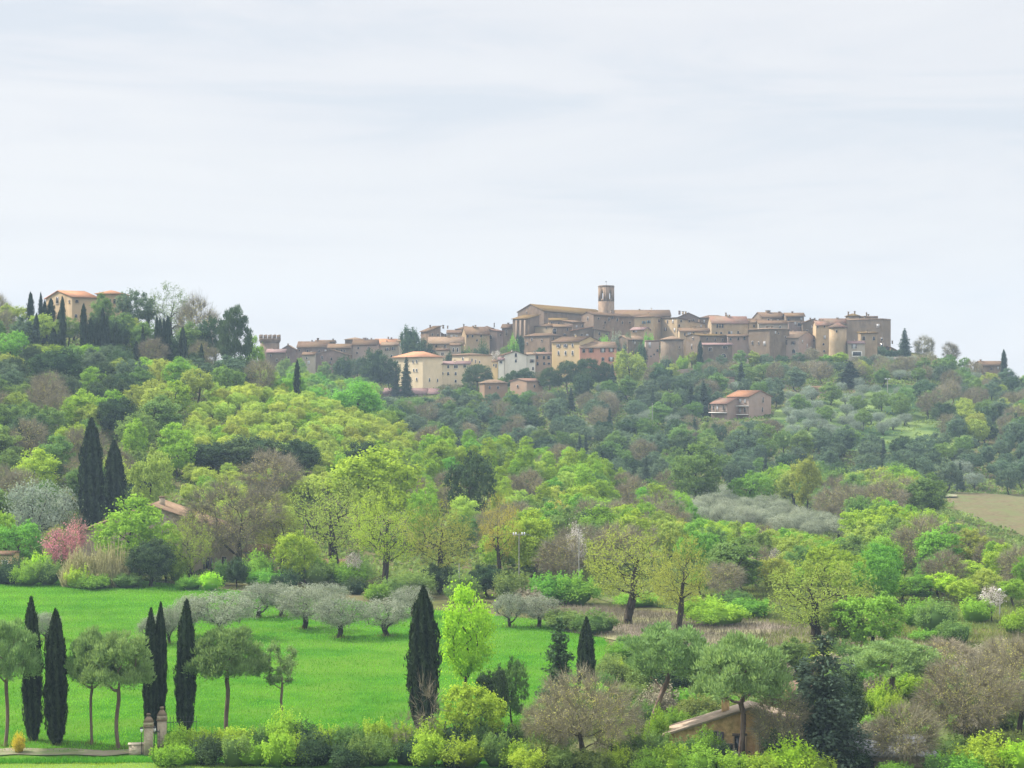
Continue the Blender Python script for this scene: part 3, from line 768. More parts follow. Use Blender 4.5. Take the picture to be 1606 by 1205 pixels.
# ------------------------------------------------------------------ buildings
def win_mesh(mb, w, h, style, fm):
    """A window in its own plane: x across, z up, centred at the origin, wall face at y = 0 and outside towards -y."""
    a, b = w/2, h/2; fw = max(.09, .11*w)
    gl = M['curtain'] if 'w' in style else M['glass']
    if 'a' in style:      # arched head
        n = 8; arc = [(a*math.cos(math.pi*k/n), b-a+a*math.sin(math.pi*k/n)) for k in range(n+1)]
        poly = [(-a, -b), (a, -b)] + arc
        mb.prism(poly, 1, -.06, .1, gl)
        for k in range(n):
            (x0, z0), (x1, z1) = arc[k], arc[k+1]; s = 1+fw/a
            zc = b-a
            mb.prism([(x0, z0), (x0*s, zc+(z0-zc)*s), (x1*s, zc+(z1-zc)*s), (x1, z1)], 1, -.12, .1, fm)
    else:
        mb.box(-a, a, -.05, .1, -b, b, gl)
        mb.box(-a-fw, a+fw, -.11, .1, b, b+fw, fm)
        if w > .9 and 'p' not in style: mb.box(-.035, .035, -.08, -.05, -b, b, M['shutter'] if fm is M['frame'] else fm)
    mb.box(-a-fw, -a, -.11, .1, -b, b-(a if 'a' in style else 0), fm); mb.box(a, a+fw, -.11, .1, -b, b-(a if 'a' in style else 0), fm)
    mb.box(-a-fw-.06, a+fw+.06, -.20, .1, -b-fw, -b, fm)
    if 's' in style or 'g' in style or 't' in style:
        sm = M['shutter'] if 's' in style else (M['shutterg'] if 'g' in style else M['teal'])
        sw = w*.5
        for sx in (-1, 1):
            x0 = sx*(a+fw+.02); x1 = sx*(a+fw+.02+sw)
            mb.box(min(x0, x1), max(x0, x1), -.16, -.012, -b, b, sm)

def building(label, xc, d, pe, pb, xr=None, xl=None, th=0., La=None, Lb=None, roof='gx', rise=5, wall='brown', tile='tile', wins=(), name='house', cat='house', group=None, over=.45, drop=0., found=4., chim=(), lm=None, fr=None, extra=None):
    """A building from its near vertical corner (photo column xc, distance d): the a face runs right and away, the b face left and away.
    roof: gx ridge along a, gy ridge along b, hip, sx+ / sx- one slope rising / falling along a, sy one slope rising to the back, flat."""
    th = math.radians(th); k = (xc-CXP)/F; X0 = k*d; c, s = math.cos(th), math.sin(th)
    def ta(px): kk = (px-CXP)/F; return (kk*d-X0)/(c-kk*s)
    def tb(px): kk = (px-CXP)/F; return (X0-kk*d)/(s+kk*c)
    La = ta(xr) if La is None else La
    Lb = (tb(xl) if xl is not None and s > .05 else 8.) if Lb is None else Lb
    z0 = zpix(pb, d); He = zpix(pe, d)-z0; rh = rise*d/F
    o = empty(name, (X0, d, z0), th)
    tag(o, label, cat, group)
    wm = WM[wall]; tm = TM[tile]; fm = fr or (M['framew'] if wall in ('white', 'cream', 'yellow', 'pale') else M['frame'])
    w = MB(); rf = MB()
    zd = lambda x: -drop*x/La
    t_ = .22
    O = over
    def wallquad(p, q, zp, zq): w.add([(p[0], p[1], -found), (q[0], q[1], -found), (q[0], q[1], zq), (p[0], p[1], zp)], [(0, 1, 2, 3)], wm)
    A, B_, C_, D_ = (0, 0), (La, 0), (La, Lb), (0, Lb)
    ez = {A: He, B_: He+zd(La), C_: He+zd(La), D_: He}
    if roof == 'sx+': ez[B_] = ez[C_] = He+rh
    if roof == 'sx-': ez[B_] = ez[C_] = He-rh
    if roof == 'sy': ez[C_] = ez[D_] = He+rh
    for p, q_ in ((A, B_), (B_, C_), (C_, D_), (D_, A)): wallquad(p, q_, ez[p], ez[q_])
    if roof in ('gx', 'gxh'):
        w.add([(0, 0, He), (0, Lb, He), (0, Lb/2, He+rh)], [(0, 2, 1)], wm)
        w.add([(La, 0, He+zd(La)), (La, Lb, He+zd(La)), (La, Lb/2, He+rh+zd(La))], [(0, 1, 2)], wm)
        g = rh/(Lb/2)*O
        for yy, ye in ((-O, 0), (Lb+O, 0)):
            rf.slab([(-O*.6, yy, He-g+t_), (La+O*.6, yy, He-g+t_+zd(La)), (La+O*.6, Lb/2, He+rh+t_+zd(La)), (-O*.6, Lb/2, He+rh+t_)] if yy < 0 else
                    [(-O*.6, Lb/2, He+rh+t_), (La+O*.6, Lb/2, He+rh+t_+zd(La)), (La+O*.6, yy, He-g+t_+zd(La)), (-O*.6, yy, He-g+t_)], t_-.01, tm)
    elif roof == 'gy':
        w.add([(0, 0, He), (La, 0, He), (La/2, 0, He+rh)], [(0, 1, 2)], wm)
        w.add([(0, Lb, He), (La, Lb, He), (La/2, Lb, He+rh)], [(0, 2, 1)], wm)
        g = rh/(La/2)*O
        rf.slab([(-O, -O*.6, He-g+t_), (La/2, -O*.6, He+rh+t_), (La/2, Lb+O*.6, He+rh+t_), (-O, Lb+O*.6, He-g+t_)], t_-.01, tm)
        rf.slab([(La/2, -O*.6, He+rh+t_), (La+O, -O*.6, He-g+t_), (La+O, Lb+O*.6, He-g+t_), (La/2, Lb+O*.6, He+rh+t_)], t_-.01, tm)
    elif roof == 'hip':
        m_ = min(La, Lb)/2; zb = He+.02
        if La >= Lb: r1, r2 = (m_, Lb/2), (La-m_, Lb/2)
        else: r1, r2 = (La/2, m_), (La/2, Lb-m_)
        v = [(-O, -O, zb), (La+O, -O, zb), (La+O, Lb+O, zb), (-O, Lb+O, zb), (r1[0], r1[1], He+rh), (r2[0]+.01, r2[1]+.01, He+rh)]
        v2 = [(p[0], p[1], p[2]+.14) for p in v[:4]]
        vv = v[:4] + v2 + v[4:]
        f = [(3, 2, 1, 0), (0, 1, 5, 4), (1, 2, 6, 5), (2, 3, 7, 6), (3, 0, 4, 7)]
        if La >= Lb: f += [(4, 5, 9, 8), (5, 6, 9), (6, 7, 8, 9), (7, 4, 8)]
        else: f += [(4, 5, 8), (5, 6, 9, 8), (6, 7, 9), (7, 4, 8, 9)]
        rf.add(vv, f, tm)
    elif roof in ('sx+', 'sx-'):
        sg = rh if roof == 'sx+' else -rh; g = sg/La*O
        rf.slab([(-O, -O, He-g+t_), (La+O, -O, He+sg+g+t_), (La+O, Lb+O, He+sg+g+t_), (-O, Lb+O, He-g+t_)], t_-.01, tm)
    elif roof == 'sy':
        g = rh/Lb*O
        rf.slab([(-O, -O, He-g+t_), (La+O, -O, He-g+t_), (La+O, Lb+O, He+rh+g+t_), (-O, Lb+O, He+rh+g+t_)], t_-.01, tm)
    elif roof == 'flat':
        w.add([(0, 0, He-.5), (La, 0, He-.5), (La, Lb, He-.5), (0, Lb, He-.5)], [(0, 1, 2, 3)], wm)
        for (a0, a1, b0, b1) in ((0, La, -.06, .4), (0, La, Lb-.4, Lb+.06), (-.06, .4, .4, Lb-.4), (La-.4, La+.06, .4, Lb-.4)):
            rf.box(a0, a1, b0, b1, He-.5, He+.12, tm)
    w.build('wall', o)
    ro = rf.build('roof' if roof != 'flat' else 'parapet', o)
    chim = list(chim)
    if not chim and d > 700 and name == 'house' and roof != 'flat':
        rc = random.Random(label+'c')
        chim = [((xc+(xr or xc))/2+rc.uniform(-6, 6), rc.uniform(2, 3.5), rc.uniform(1.6, 2.6)) for _ in range(rc.choice((0, 1, 1, 2)))]
    for ch in chim:            # (px, height px, width px): chimney on the roof
        x = min(max(ta(ch[0]), .5), La-.5); y = Lb*.5; hh = ch[1]*d/F; ww = ch[2]*d/F/2
        zt = He+(rh if roof != 'flat' else 0)-.6
        mb = MB(); cm = WM[ch[3]] if len(ch) > 3 else wm
        mb.box(x-ww, x+ww, y-ww, y+ww, zt, zt+.6+hh*.8, cm); mb.box(x-ww-.12, x+ww+.12, y-ww-.12, y+ww+.12, zt+.6+hh*.8, zt+.75+hh*.8, tm); mb.box(x-ww*.6, x+ww*.6, y-ww*.6, y+ww*.6, zt+.75+hh*.8, zt+.6+hh, cm)
        mb.build('chimney', ro)
    wins = list(wins)
    rw = random.Random(label)
    if name == 'house' and wall not in ('cream', 'white', 'yellow', 'salmon') and d > 700:
        have = sum(1 for q_ in wins if q_[0] == 'a'); span = (xr or xc)-xc
        for q_ in range(int(span/9)-have):
            wins.append(('a', xc+span*(q_+.5+rw.uniform(-.2, .2))/max(1, int(span/9)-have), pe+rw.choice((4.5, 5.5, 12))+rw.uniform(-.6, .6), rw.uniform(2, 3), rw.uniform(2.8, 4.4), rw.choice(('', '', 's', 'w'))))
    for wi in wins:
        f, px, py, ww, hh = wi[:5]; st = wi[5] if len(wi) > 5 else ''
        mb = MB(); wd, ht = ww*d/F, hh*d/F
        win_mesh(mb, wd, ht, st, fm)
        t = ta(px) if f == 'a' else tb(px)
        dd = d + (t*s if f == 'a' else t*c)
        z = zpix(py, dd)-z0
        wo = mb.build('door' if 'd' in st else 'window', o)
        wo.location = (t, -.01, z) if f == 'a' else (-.01, t, z)
        if f == 'b': wo.rotation_euler = (0, 0, -math.pi/2)
    if extra: extra(o, La, Lb, He, d)
    if lm: LAND.append(((xl if xl else xc)*.5+(xr if xr else xc)*.5, (pe+pb)/2, lm))
    BOX.append((X0, d, La, Lb, th))
    return o
BOX = []
B = building
# --- left part of the old town
B('small low cottage with reddish roof below the battlemented tower', 418, 722, 553, 572, xr=447, roof='gx', rise=5, wall='grey', tile='pink', Lb=7)
B('small grey gabled house just right of the battlemented tower', 440, 738, 549, 575, xr=463, roof='gy', rise=7, wall='purple', tile='grey', wins=[('a', 449, 551, 3, 3)])
B('long low house with brown roof climbing to a flat block behind', 466, 768, 545, 566, xr=514, roof='gx', rise=9, wall='purple', tile='tile', Lb=12)
B('flat topped brown house at the highest point of the left roofs', 494, 782, 537, 556, xr=524, roof='gx', rise=3, wall='grey', tile='tile', chim=[(497, 4, 3), (521, 3, 2)])
B('brown roofed house behind the dark gable', 514, 757, 546, 566, xr=550, roof='gx', rise=6, wall='grey', tile='tile', wins=[('a', 524, 550, 2.5, 3), ('a', 536, 550, 2.5, 3)])
B('pale grey plaster house among the left roofs', 474, 730, 557, 590, xr=493.5, roof='gx', rise=4, wall='pale', tile='tile', wins=[('a', 481, 562, 2.5, 3)])
B('wide dark gabled house with low pitched roof beside pale grey house', 494.5, 735, 557, 588, xr=546, roof='gy', rise=8, wall='purple', tile='grey', wins=[('a', 505, 561, 3, 4), ('a', 520, 563, 3, 4)], lm='the dark gabled house')
B('stone house with flat hipped roof on the skyline above the gable', 541, 792, 533, 556, xr=571, roof='hip', rise=4, wall='brown', tile='grey')
B('pinkish walled house with long tiled slope left of dark trees', 553, 766, 541, 570, xr=592, roof='gx', rise=8, wall='rose', tile='tile', wins=[('a', 562, 546, 2.5, 3), ('a', 578, 546, 2.5, 3)])
B('house with gabled brown roof on the skyline left of orange roof', 566, 786, 539, 560, xr=589, roof='gy', rise=6, wall='brown', tile='tile')
B('house with bright orange tiled roof on the skyline', 588, 776, 540, 566, xr=622, roof='gx', rise=8, wall='brown', tile='orange', chim=[(608, 4, 2), (613, 3, 2)], lm='the orange roofed house')
B('grey plaster house with three dark windows below orange roof', 598, 750, 542, 580, xr=624, roof='gx', rise=5, wall='pale', tile='grey', wins=[('a', 607.5, 548, 3, 4.5, 's'), ('a', 616, 547, 3.5, 4.5, 's'), ('a', 614, 558.5, 3, 4)])
B('tiny pale house squeezed left of the black cedar', 623, 775, 536, 560, xr=633, roof='gx', rise=3, wall='pale', tile='grey')
B('brick brown house with single slope roof rising to the right', 672, 760, 520, 552, xr=691, xl=660, th=35, roof='sx+', rise=8, wall='brown', tile='tile', lm='the single slope brick house')
B('low brown house dropping right from the single slope house', 691.5, 764, 522, 548, xr=707, roof='sx-', rise=9, wall='brown', tile='tile', Lb=6)
B('long pale house under broad grey roof behind the cream villa', 672, 745, 539, 566, xr=727, roof='gx', rise=10, wall='tan', tile='grey', wins=[('a', 684, 543, 2.5, 3), ('a', 698, 543, 3, 3), ('a', 715, 543, 2.5, 3)])
B('narrow pale plaster house with two tall windows under long roof', 706, 735, 542, 566, xr=723, roof='gx', rise=3, wall='pale', tile='tile', wins=[('a', 711, 549, 2.5, 6), ('a', 717.5, 549, 2.5, 6)])
B('small shed roofed house between two dark round trees', 684, 727, 550, 572, xr=703, roof='gx', rise=3, wall='pale', tile='tile', wins=[('a', 694, 555, 4, 4)])
B('pale house with two white windows high above long roof', 701, 776, 523, 548, xr=731, roof='gx', rise=5, wall='pale', tile='tile', wins=[('a', 708, 528, 3, 4, 'w'), ('a', 716, 528, 3, 4, 'w')])
B('house with hipped brown roof on the skyline, left of two', 716, 792, 517, 540, xr=745, roof='hip', rise=6, wall='grey', tile='tile', chim=[(727, 3, 2)])
B('broad roofed stone house with row of small slit windows', 731, 763, 524, 562, xr=768, xl=724, th=18, roof='gx', rise=11, wall='tan', tile='tile', wins=[('a', 733.5, 527.5, 2.5, 4), ('a', 741, 527.5, 2.5, 4), ('a', 754.5, 526, 2.5, 5), ('a', 748, 534, 2.5, 3)], lm='the slit windowed house')
B('house with hipped brown roof on the skyline, near the church', 748, 788, 518, 540, xr=779, roof='hip', rise=7, wall='grey', tile='tile', chim=[(775, 5, 1.5)])
B('dark stone block with one large dark opening', 779, 768, 520, 556, xr=789, xl=760, th=50, roof='gx', rise=3, wall='purple', tile='red', wins=[('b', 769.5, 529, 5.5, 6, 'ap')])
B('tall narrow stone buttressed house left of church apse', 803, 776, 513, 545, xr=806, xl=787, th=62, roof='gy', rise=4, wall='brown', tile='tile', wins=[('b', 794, 522, 2, 9, 'p')])
# --- church
def pilasters(o, La, Lb, He, d):
    mb = MB()
    for t in (.15, .42, .68): mb.box(-.35, -.003, Lb*t, Lb*t+.9, -3, He-.5, WM['brown'])
    mb.build('pilaster', o)
B('tall church apse block with yellow lichened roof and pilasters', 829, 768, 500, 542, xr=846, xl=804, th=48, roof='sx+', rise=6, wall='brown', tile='lichen', name='church_apse', cat='church', extra=pilasters)
B('large stone church nave with long ochre tiled roof', 853, 785, 488, 545, xr=955, xl=812, th=36, roof='gx', rise=11.5, wall='brown', tile='lichen', drop=1.6, name='church', cat='church', wins=[('b', 826, 490, 2, 3)], lm='the church nave')
B('gabled stone hall with ivy on its flank, right of the nave', 931, 768, 494, 535, xr=995, xl=912, th=30, roof='gx', rise=5, wall='brown', tile='tile', drop=.9, wins=[('b', 922, 500, 2.6, 6), ('a', 955, 501, 2.6, 5), ('a', 968, 502, 3, 5)], lm='the gabled hall')
B('low lean-to with pale tiles against the church nave', 862, 776, 503, 530, xr=889, roof='sy', rise=4, wall='brown', tile='lichen', Lb=7)
B('small stone annex with flat tiled roof under the nave wall', 898, 766, 506, 536, xr=916, xl=883, th=35, roof='sy', rise=3.5, wall='brown', tile='tile', wins=[('b', 890, 517, 2.5, 4)])
B('square stone house with hipped roof below the church gable', 866, 762, 512, 545, xr=886, xl=838, th=38, roof='hip', rise=5, wall='tan', tile='tile', wins=[('b', 857, 514.5, 2.5, 3)])
B('plain stone house with tall dark doorway below the nave', 868, 755, 513, 545, xr=897, roof='gx', rise=4, wall='brown', tile='tile', Lb=6, wins=[('a', 869.8, 521, 5, 10, 'pd'), ('a', 890, 517, 2.5, 4)])
B('big plain stone house with two small windows left of yellow house', 862, 745, 527, 566, xr=880, xl=822, th=40, roof='hip', rise=5, wall='brown', tile='tile', wins=[('b', 834, 532.5, 2.6, 4), ('b', 827, 538.5, 2.6, 4), ('b', 850, 534, 2.4, 3.5)])
# --- houses below the church
B('cottage with sloping orange roof edge above the yellow house', 897, 751, 519, 545, xr=930, roof='sx+', rise=6, wall='grey', tile='orange', Lb=8, wins=[('a', 902, 525.5, 3, 2.6, 'w'), ('a', 912.5, 525.5, 3.5, 2.6), ('a', 921, 525.5, 3, 2.6, 'w')])
B('small stone cottage with three dark windows above salmon house', 931.5, 748, 517, 550, xr=956.5, roof='sx-', rise=4, wall='grey', tile='tile', Lb=8, wins=[('a', 940, 523.5, 2.5, 4), ('a', 952, 524.5, 2.5, 3), ('a', 940, 532, 2.5, 5)])
B('tall yellow house with arched windows above dark pines', 909, 712, 536, 585, xr=942, xl=865.5, th=44, roof='gy', rise=8, wall='yellow', tile='tile', wins=[('b', 876, 542.5, 3.6, 5, 'g'), ('b', 887, 542.5, 3.6, 5, 'g'), ('b', 898, 541.5, 3.4, 5.5, 'a'), ('b', 876, 553.5, 3.4, 7, 'a'), ('b', 887, 553.5, 3.4, 7, 'a'), ('b', 898, 553.5, 3.4, 7, 'a')], chim=[(925, 4, 2)], lm='the yellow house')
B('salmon pink house with shuttered windows beside the yellow house', 909.5, 711, 545.5, 590, xr=967, th=6, roof='gx', rise=9, wall='salmon', tile='grey', Lb=10, wins=[('a', 915.5, 550.5, 4, 5), ('a', 927, 550, 3.4, 6, 's'), ('a', 945.5, 549.5, 3.6, 6.4, 'sw'), ('a', 958.5, 549, 3.6, 6.4, 'sw'), ('a', 945.5, 563.5, 4, 5), ('a', 958.5, 563.5, 3.6, 6.4, 'sw')], lm='the salmon house')
B('low bluish grey house with stepped roof right of salmon house', 985, 735, 533, 556, xr=1011.5, xl=966, th=35, roof='gx', rise=6, wall='grey', tile='grey', wins=[('a', 993, 534, 3, 4), ('b', 979, 542, 2, 3)])
B('small cottage with pink tiled roof and white window under tan house', 1010, 744, 517.5, 538, xr=1020, xl=989, th=62, roof='gy', rise=4, wall='tan', tile='pink', wins=[('b', 994, 520, 3, 2.6), ('b', 998, 520, 2, 2.6, 'w')])
B('square tan house with blue green shutters and washing', 1026, 760, 497.5, 535, xr=1040, xl=995, th=62, roof='hip', rise=5, wall='tan', tile='tile', wins=[('b', 1010, 506, 2.6, 4, 't'), ('b', 1017.5, 505, 2.6, 4.5, 't'), ('b', 1018, 518.5, 3.4, 4)], lm='the blue shuttered house')
B('long dark roofed house on the skyline right of bell tower', 966, 812, 496, 520, xr=1052, roof='gx', rise=10, wall='brown', tile='tile', Lb=16, chim=[(1024, 4, 1.3, 'white'), (1005, 2, 2)])
B('stone house with wall sloping down right and tall upper window', 1062, 756, 499, 535, xr=1106, xl=1037, th=28, roof='sx-', rise=9, wall='tan', tile='tile', wins=[('b', 1047, 504.5, 3, 5, 'p'), ('b', 1055.5, 504, 3, 5, 'w'), ('b', 1044, 516.5, 3, 5, 'sw'), ('b', 1058, 517.5, 3, 5, 'w'), ('a', 1065, 511, 2.6, 4)])
B('dark gabled house on the skyline behind the sloping wall', 1064, 787, 498, 520, xr=1095, roof='gy', rise=7, wall='purple', tile='tile', chim=[(1067, 4, 3)])
B('hip roofed house standing alone in the middle of the skyline', 1098, 792, 499, 525, xr=1142, roof='hip', rise=5, wall='brown', tile='tile', chim=[(1141, 4, 2)])
B('long tan house with three tall dark windows in a row', 1116, 754, 506.5, 540, xr=1173, xl=1110, th=10, roof='gx', rise=10, wall='tan', tile='red', wins=[('a', 1125, 511.5, 2.6, 5.4), ('a', 1129.2, 511.5, 2.2, 5.4), ('a', 1133.3, 511.5, 2.6, 5.4), ('a', 1123.5, 523, 3, 4), ('a', 1131, 523, 3, 4), ('a', 1143.5, 522, 3, 4), ('a', 1147.3, 522, 2, 4, 'w'), ('a', 1157.5, 521.5, 2.4, 4)], chim=[(1143, 3, 2), (1147, 3, 2)], lm='the three windowed house')
B('narrow tan house continuing the long tan house to the right', 1174, 757, 506.5, 540, xr=1190, roof='gx', rise=4, wall='tan', tile='tile', Lb=7)
B('low tan house with one dark window above the round bastion', 1066, 742, 520, 545, xr=1113, roof='gx', rise=5, wall='tan', tile='tile', Lb=8, wins=[('a', 1081, 523.5, 5, 3, 'w'), ('a', 1088, 523, 2.6, 3)])
B('patched stone house with terrace left of the round bastion', 1013, 727, 534, 590, xr=1034, roof='flat', wall='rose', tile='grey', Lb=7, wins=[('a', 1019, 541, 3.5, 8, 'w'), ('a', 1031, 550, 3, 4), ('a', 1021, 559, 2, 2.4), ('a', 1026, 556, 2, 2.4)])
B('long stone house with thin roof edge behind lone dark cypress', 1097.5, 728, 527, 572, xr=1141, xl=1076, th=32, roof='gx', rise=3, wall='grey', tile='lichen', wins=[('b', 1085, 544, 2.2, 8), ('b', 1087, 531, 3, 3.4), ('a', 1109, 531.5, 3, 3.6), ('a', 1121.5, 533, 3, 3.6), ('a', 1133, 533, 2.6, 3.4)], lm='the thin roofed stone house')
B('pinkish low house with three windows left of grey stone block', 1141.5, 731, 528, 566, xr=1174, roof='gx', rise=3, wall='rose', tile='tile', Lb=8, wins=[('a', 1146, 532, 2.6, 4), ('a', 1158, 531.5, 2.6, 4), ('a', 1167.5, 530.5, 3, 5)])
B('low porch with purplish roof built against stone house', 1103, 716, 541.5, 575, xr=1148.5, roof='sy', rise=3, wall='grey', tile='pink', Lb=6, wins=[('a', 1114, 548, 5, 5, 'p'), ('a', 1137, 545, 6, 4, 'p'), ('a', 1135, 558, 7, 6, 'ap')])
B('square grey stone block with doors at its foot', 1207, 721, 516.5, 570, xr=1238, xl=1174, th=40, roof='hip', rise=3, wall='grey', tile='grey', wins=[('b', 1180, 537.5, 3, 5), ('b', 1190, 538, 2.2, 4), ('b', 1199, 538.5, 4, 6, 'w'), ('a', 1221, 523, 3, 2.6)], lm='the grey stone block')
B('large roofed house on the skyline with chimney block', 1196, 786, 498, 520, xr=1233, xl=1181, th=16, roof='gx', rise=8, wall='brown', tile='tile', chim=[(1212, 4, 6), (1230, 2, 3)])
B('house with overhanging tiled roof ending the upper skyline row', 1233, 782, 496, 520, xr=1261, roof='gx', rise=5, wall='grey', tile='tile', over=.9)
B('small house with sloping roof below the skyline chimney block', 1174, 770, 505, 530, xr=1209, roof='gx', rise=5, wall='tan', tile='tile', wins=[('a', 1205, 502, 3, 3)])
B('cream walled house under wide tiled roof in middle row', 1190, 752, 508, 535, xr=1236, roof='gx', rise=5, wall='pale', tile='tile', Lb=9)
B('dark recessed terrace house with white window', 1237, 762, 504, 535, xr=1262, roof='flat', wall='purple', tile='grey', wins=[('a', 1247, 507, 3, 4, 'w'), ('a', 1254, 509, 6, 5, 'p')])
B('plain gabled stone house in shade left of the red roof', 1259, 758, 507, 540, xr=1292, roof='gy', rise=6, wall='grey', tile='tile')
B('rose plaster house with arched doorways and sloping roof', 1253, 723, 530, 570, xr=1280, xl=1207, th=48, roof='gy', rise=10, wall='rose', tile='grey', wins=[('b', 1215, 539, 4, 9, 'g'), ('b', 1232, 537, 3, 8, 's'), ('b', 1244, 538, 3.4, 5, 's'), ('b', 1224, 553, 10, 6, 'ap'), ('b', 1245, 551, 6, 6, 'ap')], lm='the arched rose house')
B('tall narrow stone house with red roof left of round tower', 1280, 727, 510.5, 572, xr=1301, roof='gx', rise=7, wall='tan', tile='red', Lb=8, wins=[('a', 1293.5, 529, 3, 5, 'w'), ('a', 1291.5, 540, 2.4, 3), ('a', 1292.5, 551, 2.4, 3), ('a', 1282.5, 513, 2, 2.4), ('a', 1293, 512.5, 2, 2.4)])
B('house with long red roof behind the round tower', 1288, 752, 508, 530, xr=1328, roof='gx', rise=8, wall='tan', tile='red', chim=[(1316, 2, 3)])
# --- castle at the right end
B('massive grey stone castle block closing the town at right', 1384, 745, 500, 572, xr=1397, xl=1327.5, th=62, roof='flat', wall='grey', tile='grey', name='castle', cat='castle', found=8, wins=[('b', 1377, 511, 4, 5, 'w'), ('b', 1354.5, 530, 4, 6), ('b', 1370.5, 530, 3.4, 5.4), ('b', 1383, 532, 3, 5), ('b', 1383, 543, 4, 8, 'p')], chim=[(1385, 5, 3), (1395, 5, 1.6)], lm='the castle')
B('small rooftop house with yellowish roof on top of the castle', 1331, 757, 496, 515, xr=1347.5, roof='hip', rise=4.5, wall='grey', tile='lichen', chim=[(1333, 3, 2), (1343, 4, 2)], Lb=7)
B('square stone upper storey with chimneys on the castle', 1349, 757, 496.3, 515, xr=1377, roof='flat', wall='grey', tile='grey', Lb=8, chim=[(1362, 7, 2), (1365, 4, 2)])
B('lower tan stone wing jutting from the castle front', 1350, 722, 523, 570, xr=1376, roof='sy', rise=2, wall='tan', tile='lichen', Lb=6, wins=[('a', 1354.5, 531, 4, 6), ('a', 1370.5, 531, 3.4, 5.4)])
B('small cottage with arcade at the foot of the castle', 1330.5, 714, 539, 575, xr=1356.5, roof='gx', rise=3.5, wall='pale', tile='pink', Lb=6, wins=[('a', 1339.5, 543.5, 3.4, 6, 'gw'), ('a', 1344, 555.5, 13, 6, 'p')])
B('low dark roofed wing sloping right from the castle', 1397, 742, 545, 566, xr=1413, roof='sx-', rise=8, wall='grey', tile='grey', Lb=7)
B('isolated low farmhouse with brown roof on right skyline', 1541, 722, 573, 592, xr=1579, xl=1527, th=30, roof='gx', rise=6, wall='brown', tile='tile', chim=[(1545, 3, 2)], lm='the skyline farmhouse')
# --- lower town
B('cream villa with orange hipped roof, biggest of lower town', 663, 700, 560.5, 612, xr=694.5, xl=618, th=45, roof='hip', rise=9.5, wall='cream', tile='orange', over=.7, wins=[('b', 623, 568, 3, 4.6), ('b', 636, 567.5, 3, 4.6), ('b', 648, 567.5, 3, 4.6), ('b', 653.6, 567.3, 2.6, 4.6), ('b', 649, 581, 2.6, 4.6), ('b', 653.6, 581, 2.6, 4.6), ('b', 623, 581, 3, 4.6), ('b', 653.6, 595, 2.8, 5), ('a', 673.5, 596, 2.6, 5.6), ('a', 686, 597, 2.6, 5)], lm='the cream villa')
B('pale yellow three storey house with terrace beside cream villa', 692.5, 707, 571.5, 610, xr=737, roof='sy', rise=4, wall='cream', tile='pink', Lb=5, wins=[('a', 703, 575.3, 3, 4.6), ('a', 715, 575.2, 6, 4.4), ('a', 729, 574.5, 4.4, 4.4), ('a', 694.5, 586, 2, 4), ('a', 703, 586.2, 3, 4.8), ('a', 714.7, 586.2, 3, 4.8), ('a', 714.7, 598, 3, 4.4)])
B('set back upper storey with low hipped roof over yellow house', 735, 713, 557.5, 590, xr=772, xl=701, th=40, roof='hip', rise=4, wall='cream', tile='tile', wins=[('b', 705, 563, 2.6, 4.6), ('b', 726, 563, 3, 5), ('a', 740, 565, 2.4, 5), ('a', 745.7, 567, 2, 5), ('a', 752, 568, 2.2, 4)])
B('small yellow house with narrow windows behind umbrella pine', 772, 706, 568, 596, xr=781, roof='gx', rise=3, wall='yellow', tile='tile', wins=[('a', 774.5, 573, 2, 4), ('a', 778, 574, 2, 6)])
B('white gabled house with arched attic window', 791, 704, 557.5, 605, xr=826, Lb=12, th=9, roof='gy', rise=6, wall='white', tile='tile', wins=[('a', 809, 557, 3.6, 6, 'a'), ('a', 809, 566.2, 3, 4.8)], lm='the white gabled house')
B('white annex with shuttered window right of the white gable', 826.5, 706, 556.5, 605, xr=839.5, roof='gx', rise=3, wall='white', tile='grey', Lb=8, wins=[('a', 834.6, 566.3, 3, 5, 's'), ('a', 836, 578, 2.6, 5)])
B('little white wing with one wide window left of white gable', 781.5, 702, 565, 600, xr=790.5, roof='gx', rise=4, wall='white', tile='pink', Lb=7, wins=[('a', 785.5, 568.4, 4.4, 3.6)])
B('tan house with red edged roof between white and yellow houses', 840, 709, 556, 605, xr=864.5, roof='gx', rise=3, wall='orange', tile='red', Lb=9, wins=[('a', 842.7, 560.5, 3, 5), ('a', 853, 561, 3, 5), ('a', 860.5, 561, 4, 5), ('a', 843, 570.5, 3, 5), ('a', 853.5, 570.5, 3, 4), ('a', 861, 570.5, 4, 3)])
B('orange plaster house with grey hipped roof among lower trees', 760, 668, 601.5, 632, xr=796, xl=752, th=20, roof='hip', rise=6, wall='orange', tile='grey', wins=[('a', 768, 608, 3, 4), ('a', 781, 608, 3, 4)], lm='the orange plaster house')
B('brick brown house with low red roof among lower pines', 826, 672, 598.5, 632, xr=851, xl=800, th=40, roof='gx', rise=4, wall='orange', tile='red', wins=[('b', 812, 606, 3, 4), ('a', 838, 606, 3, 4)])
for k, (a, b) in enumerate(((601, 641.5), (642.5, 668), (669, 687))):
    B(['longest of three red roofed sheds below the cream villa', 'middle red roofed shed of the row below the villa', 'shortest red roofed shed at right end of the row'][k], a, 688+k*.4, 618+.3*k, 632, xr=b, roof='sy', rise=8, wall='rose', tile='pink', Lb=9, name='shed', cat='shed', group='row of red roofed sheds', over=.3, wins=[('a', (a+b)/2, 623, (b-a)*.5, 4, 'p')])
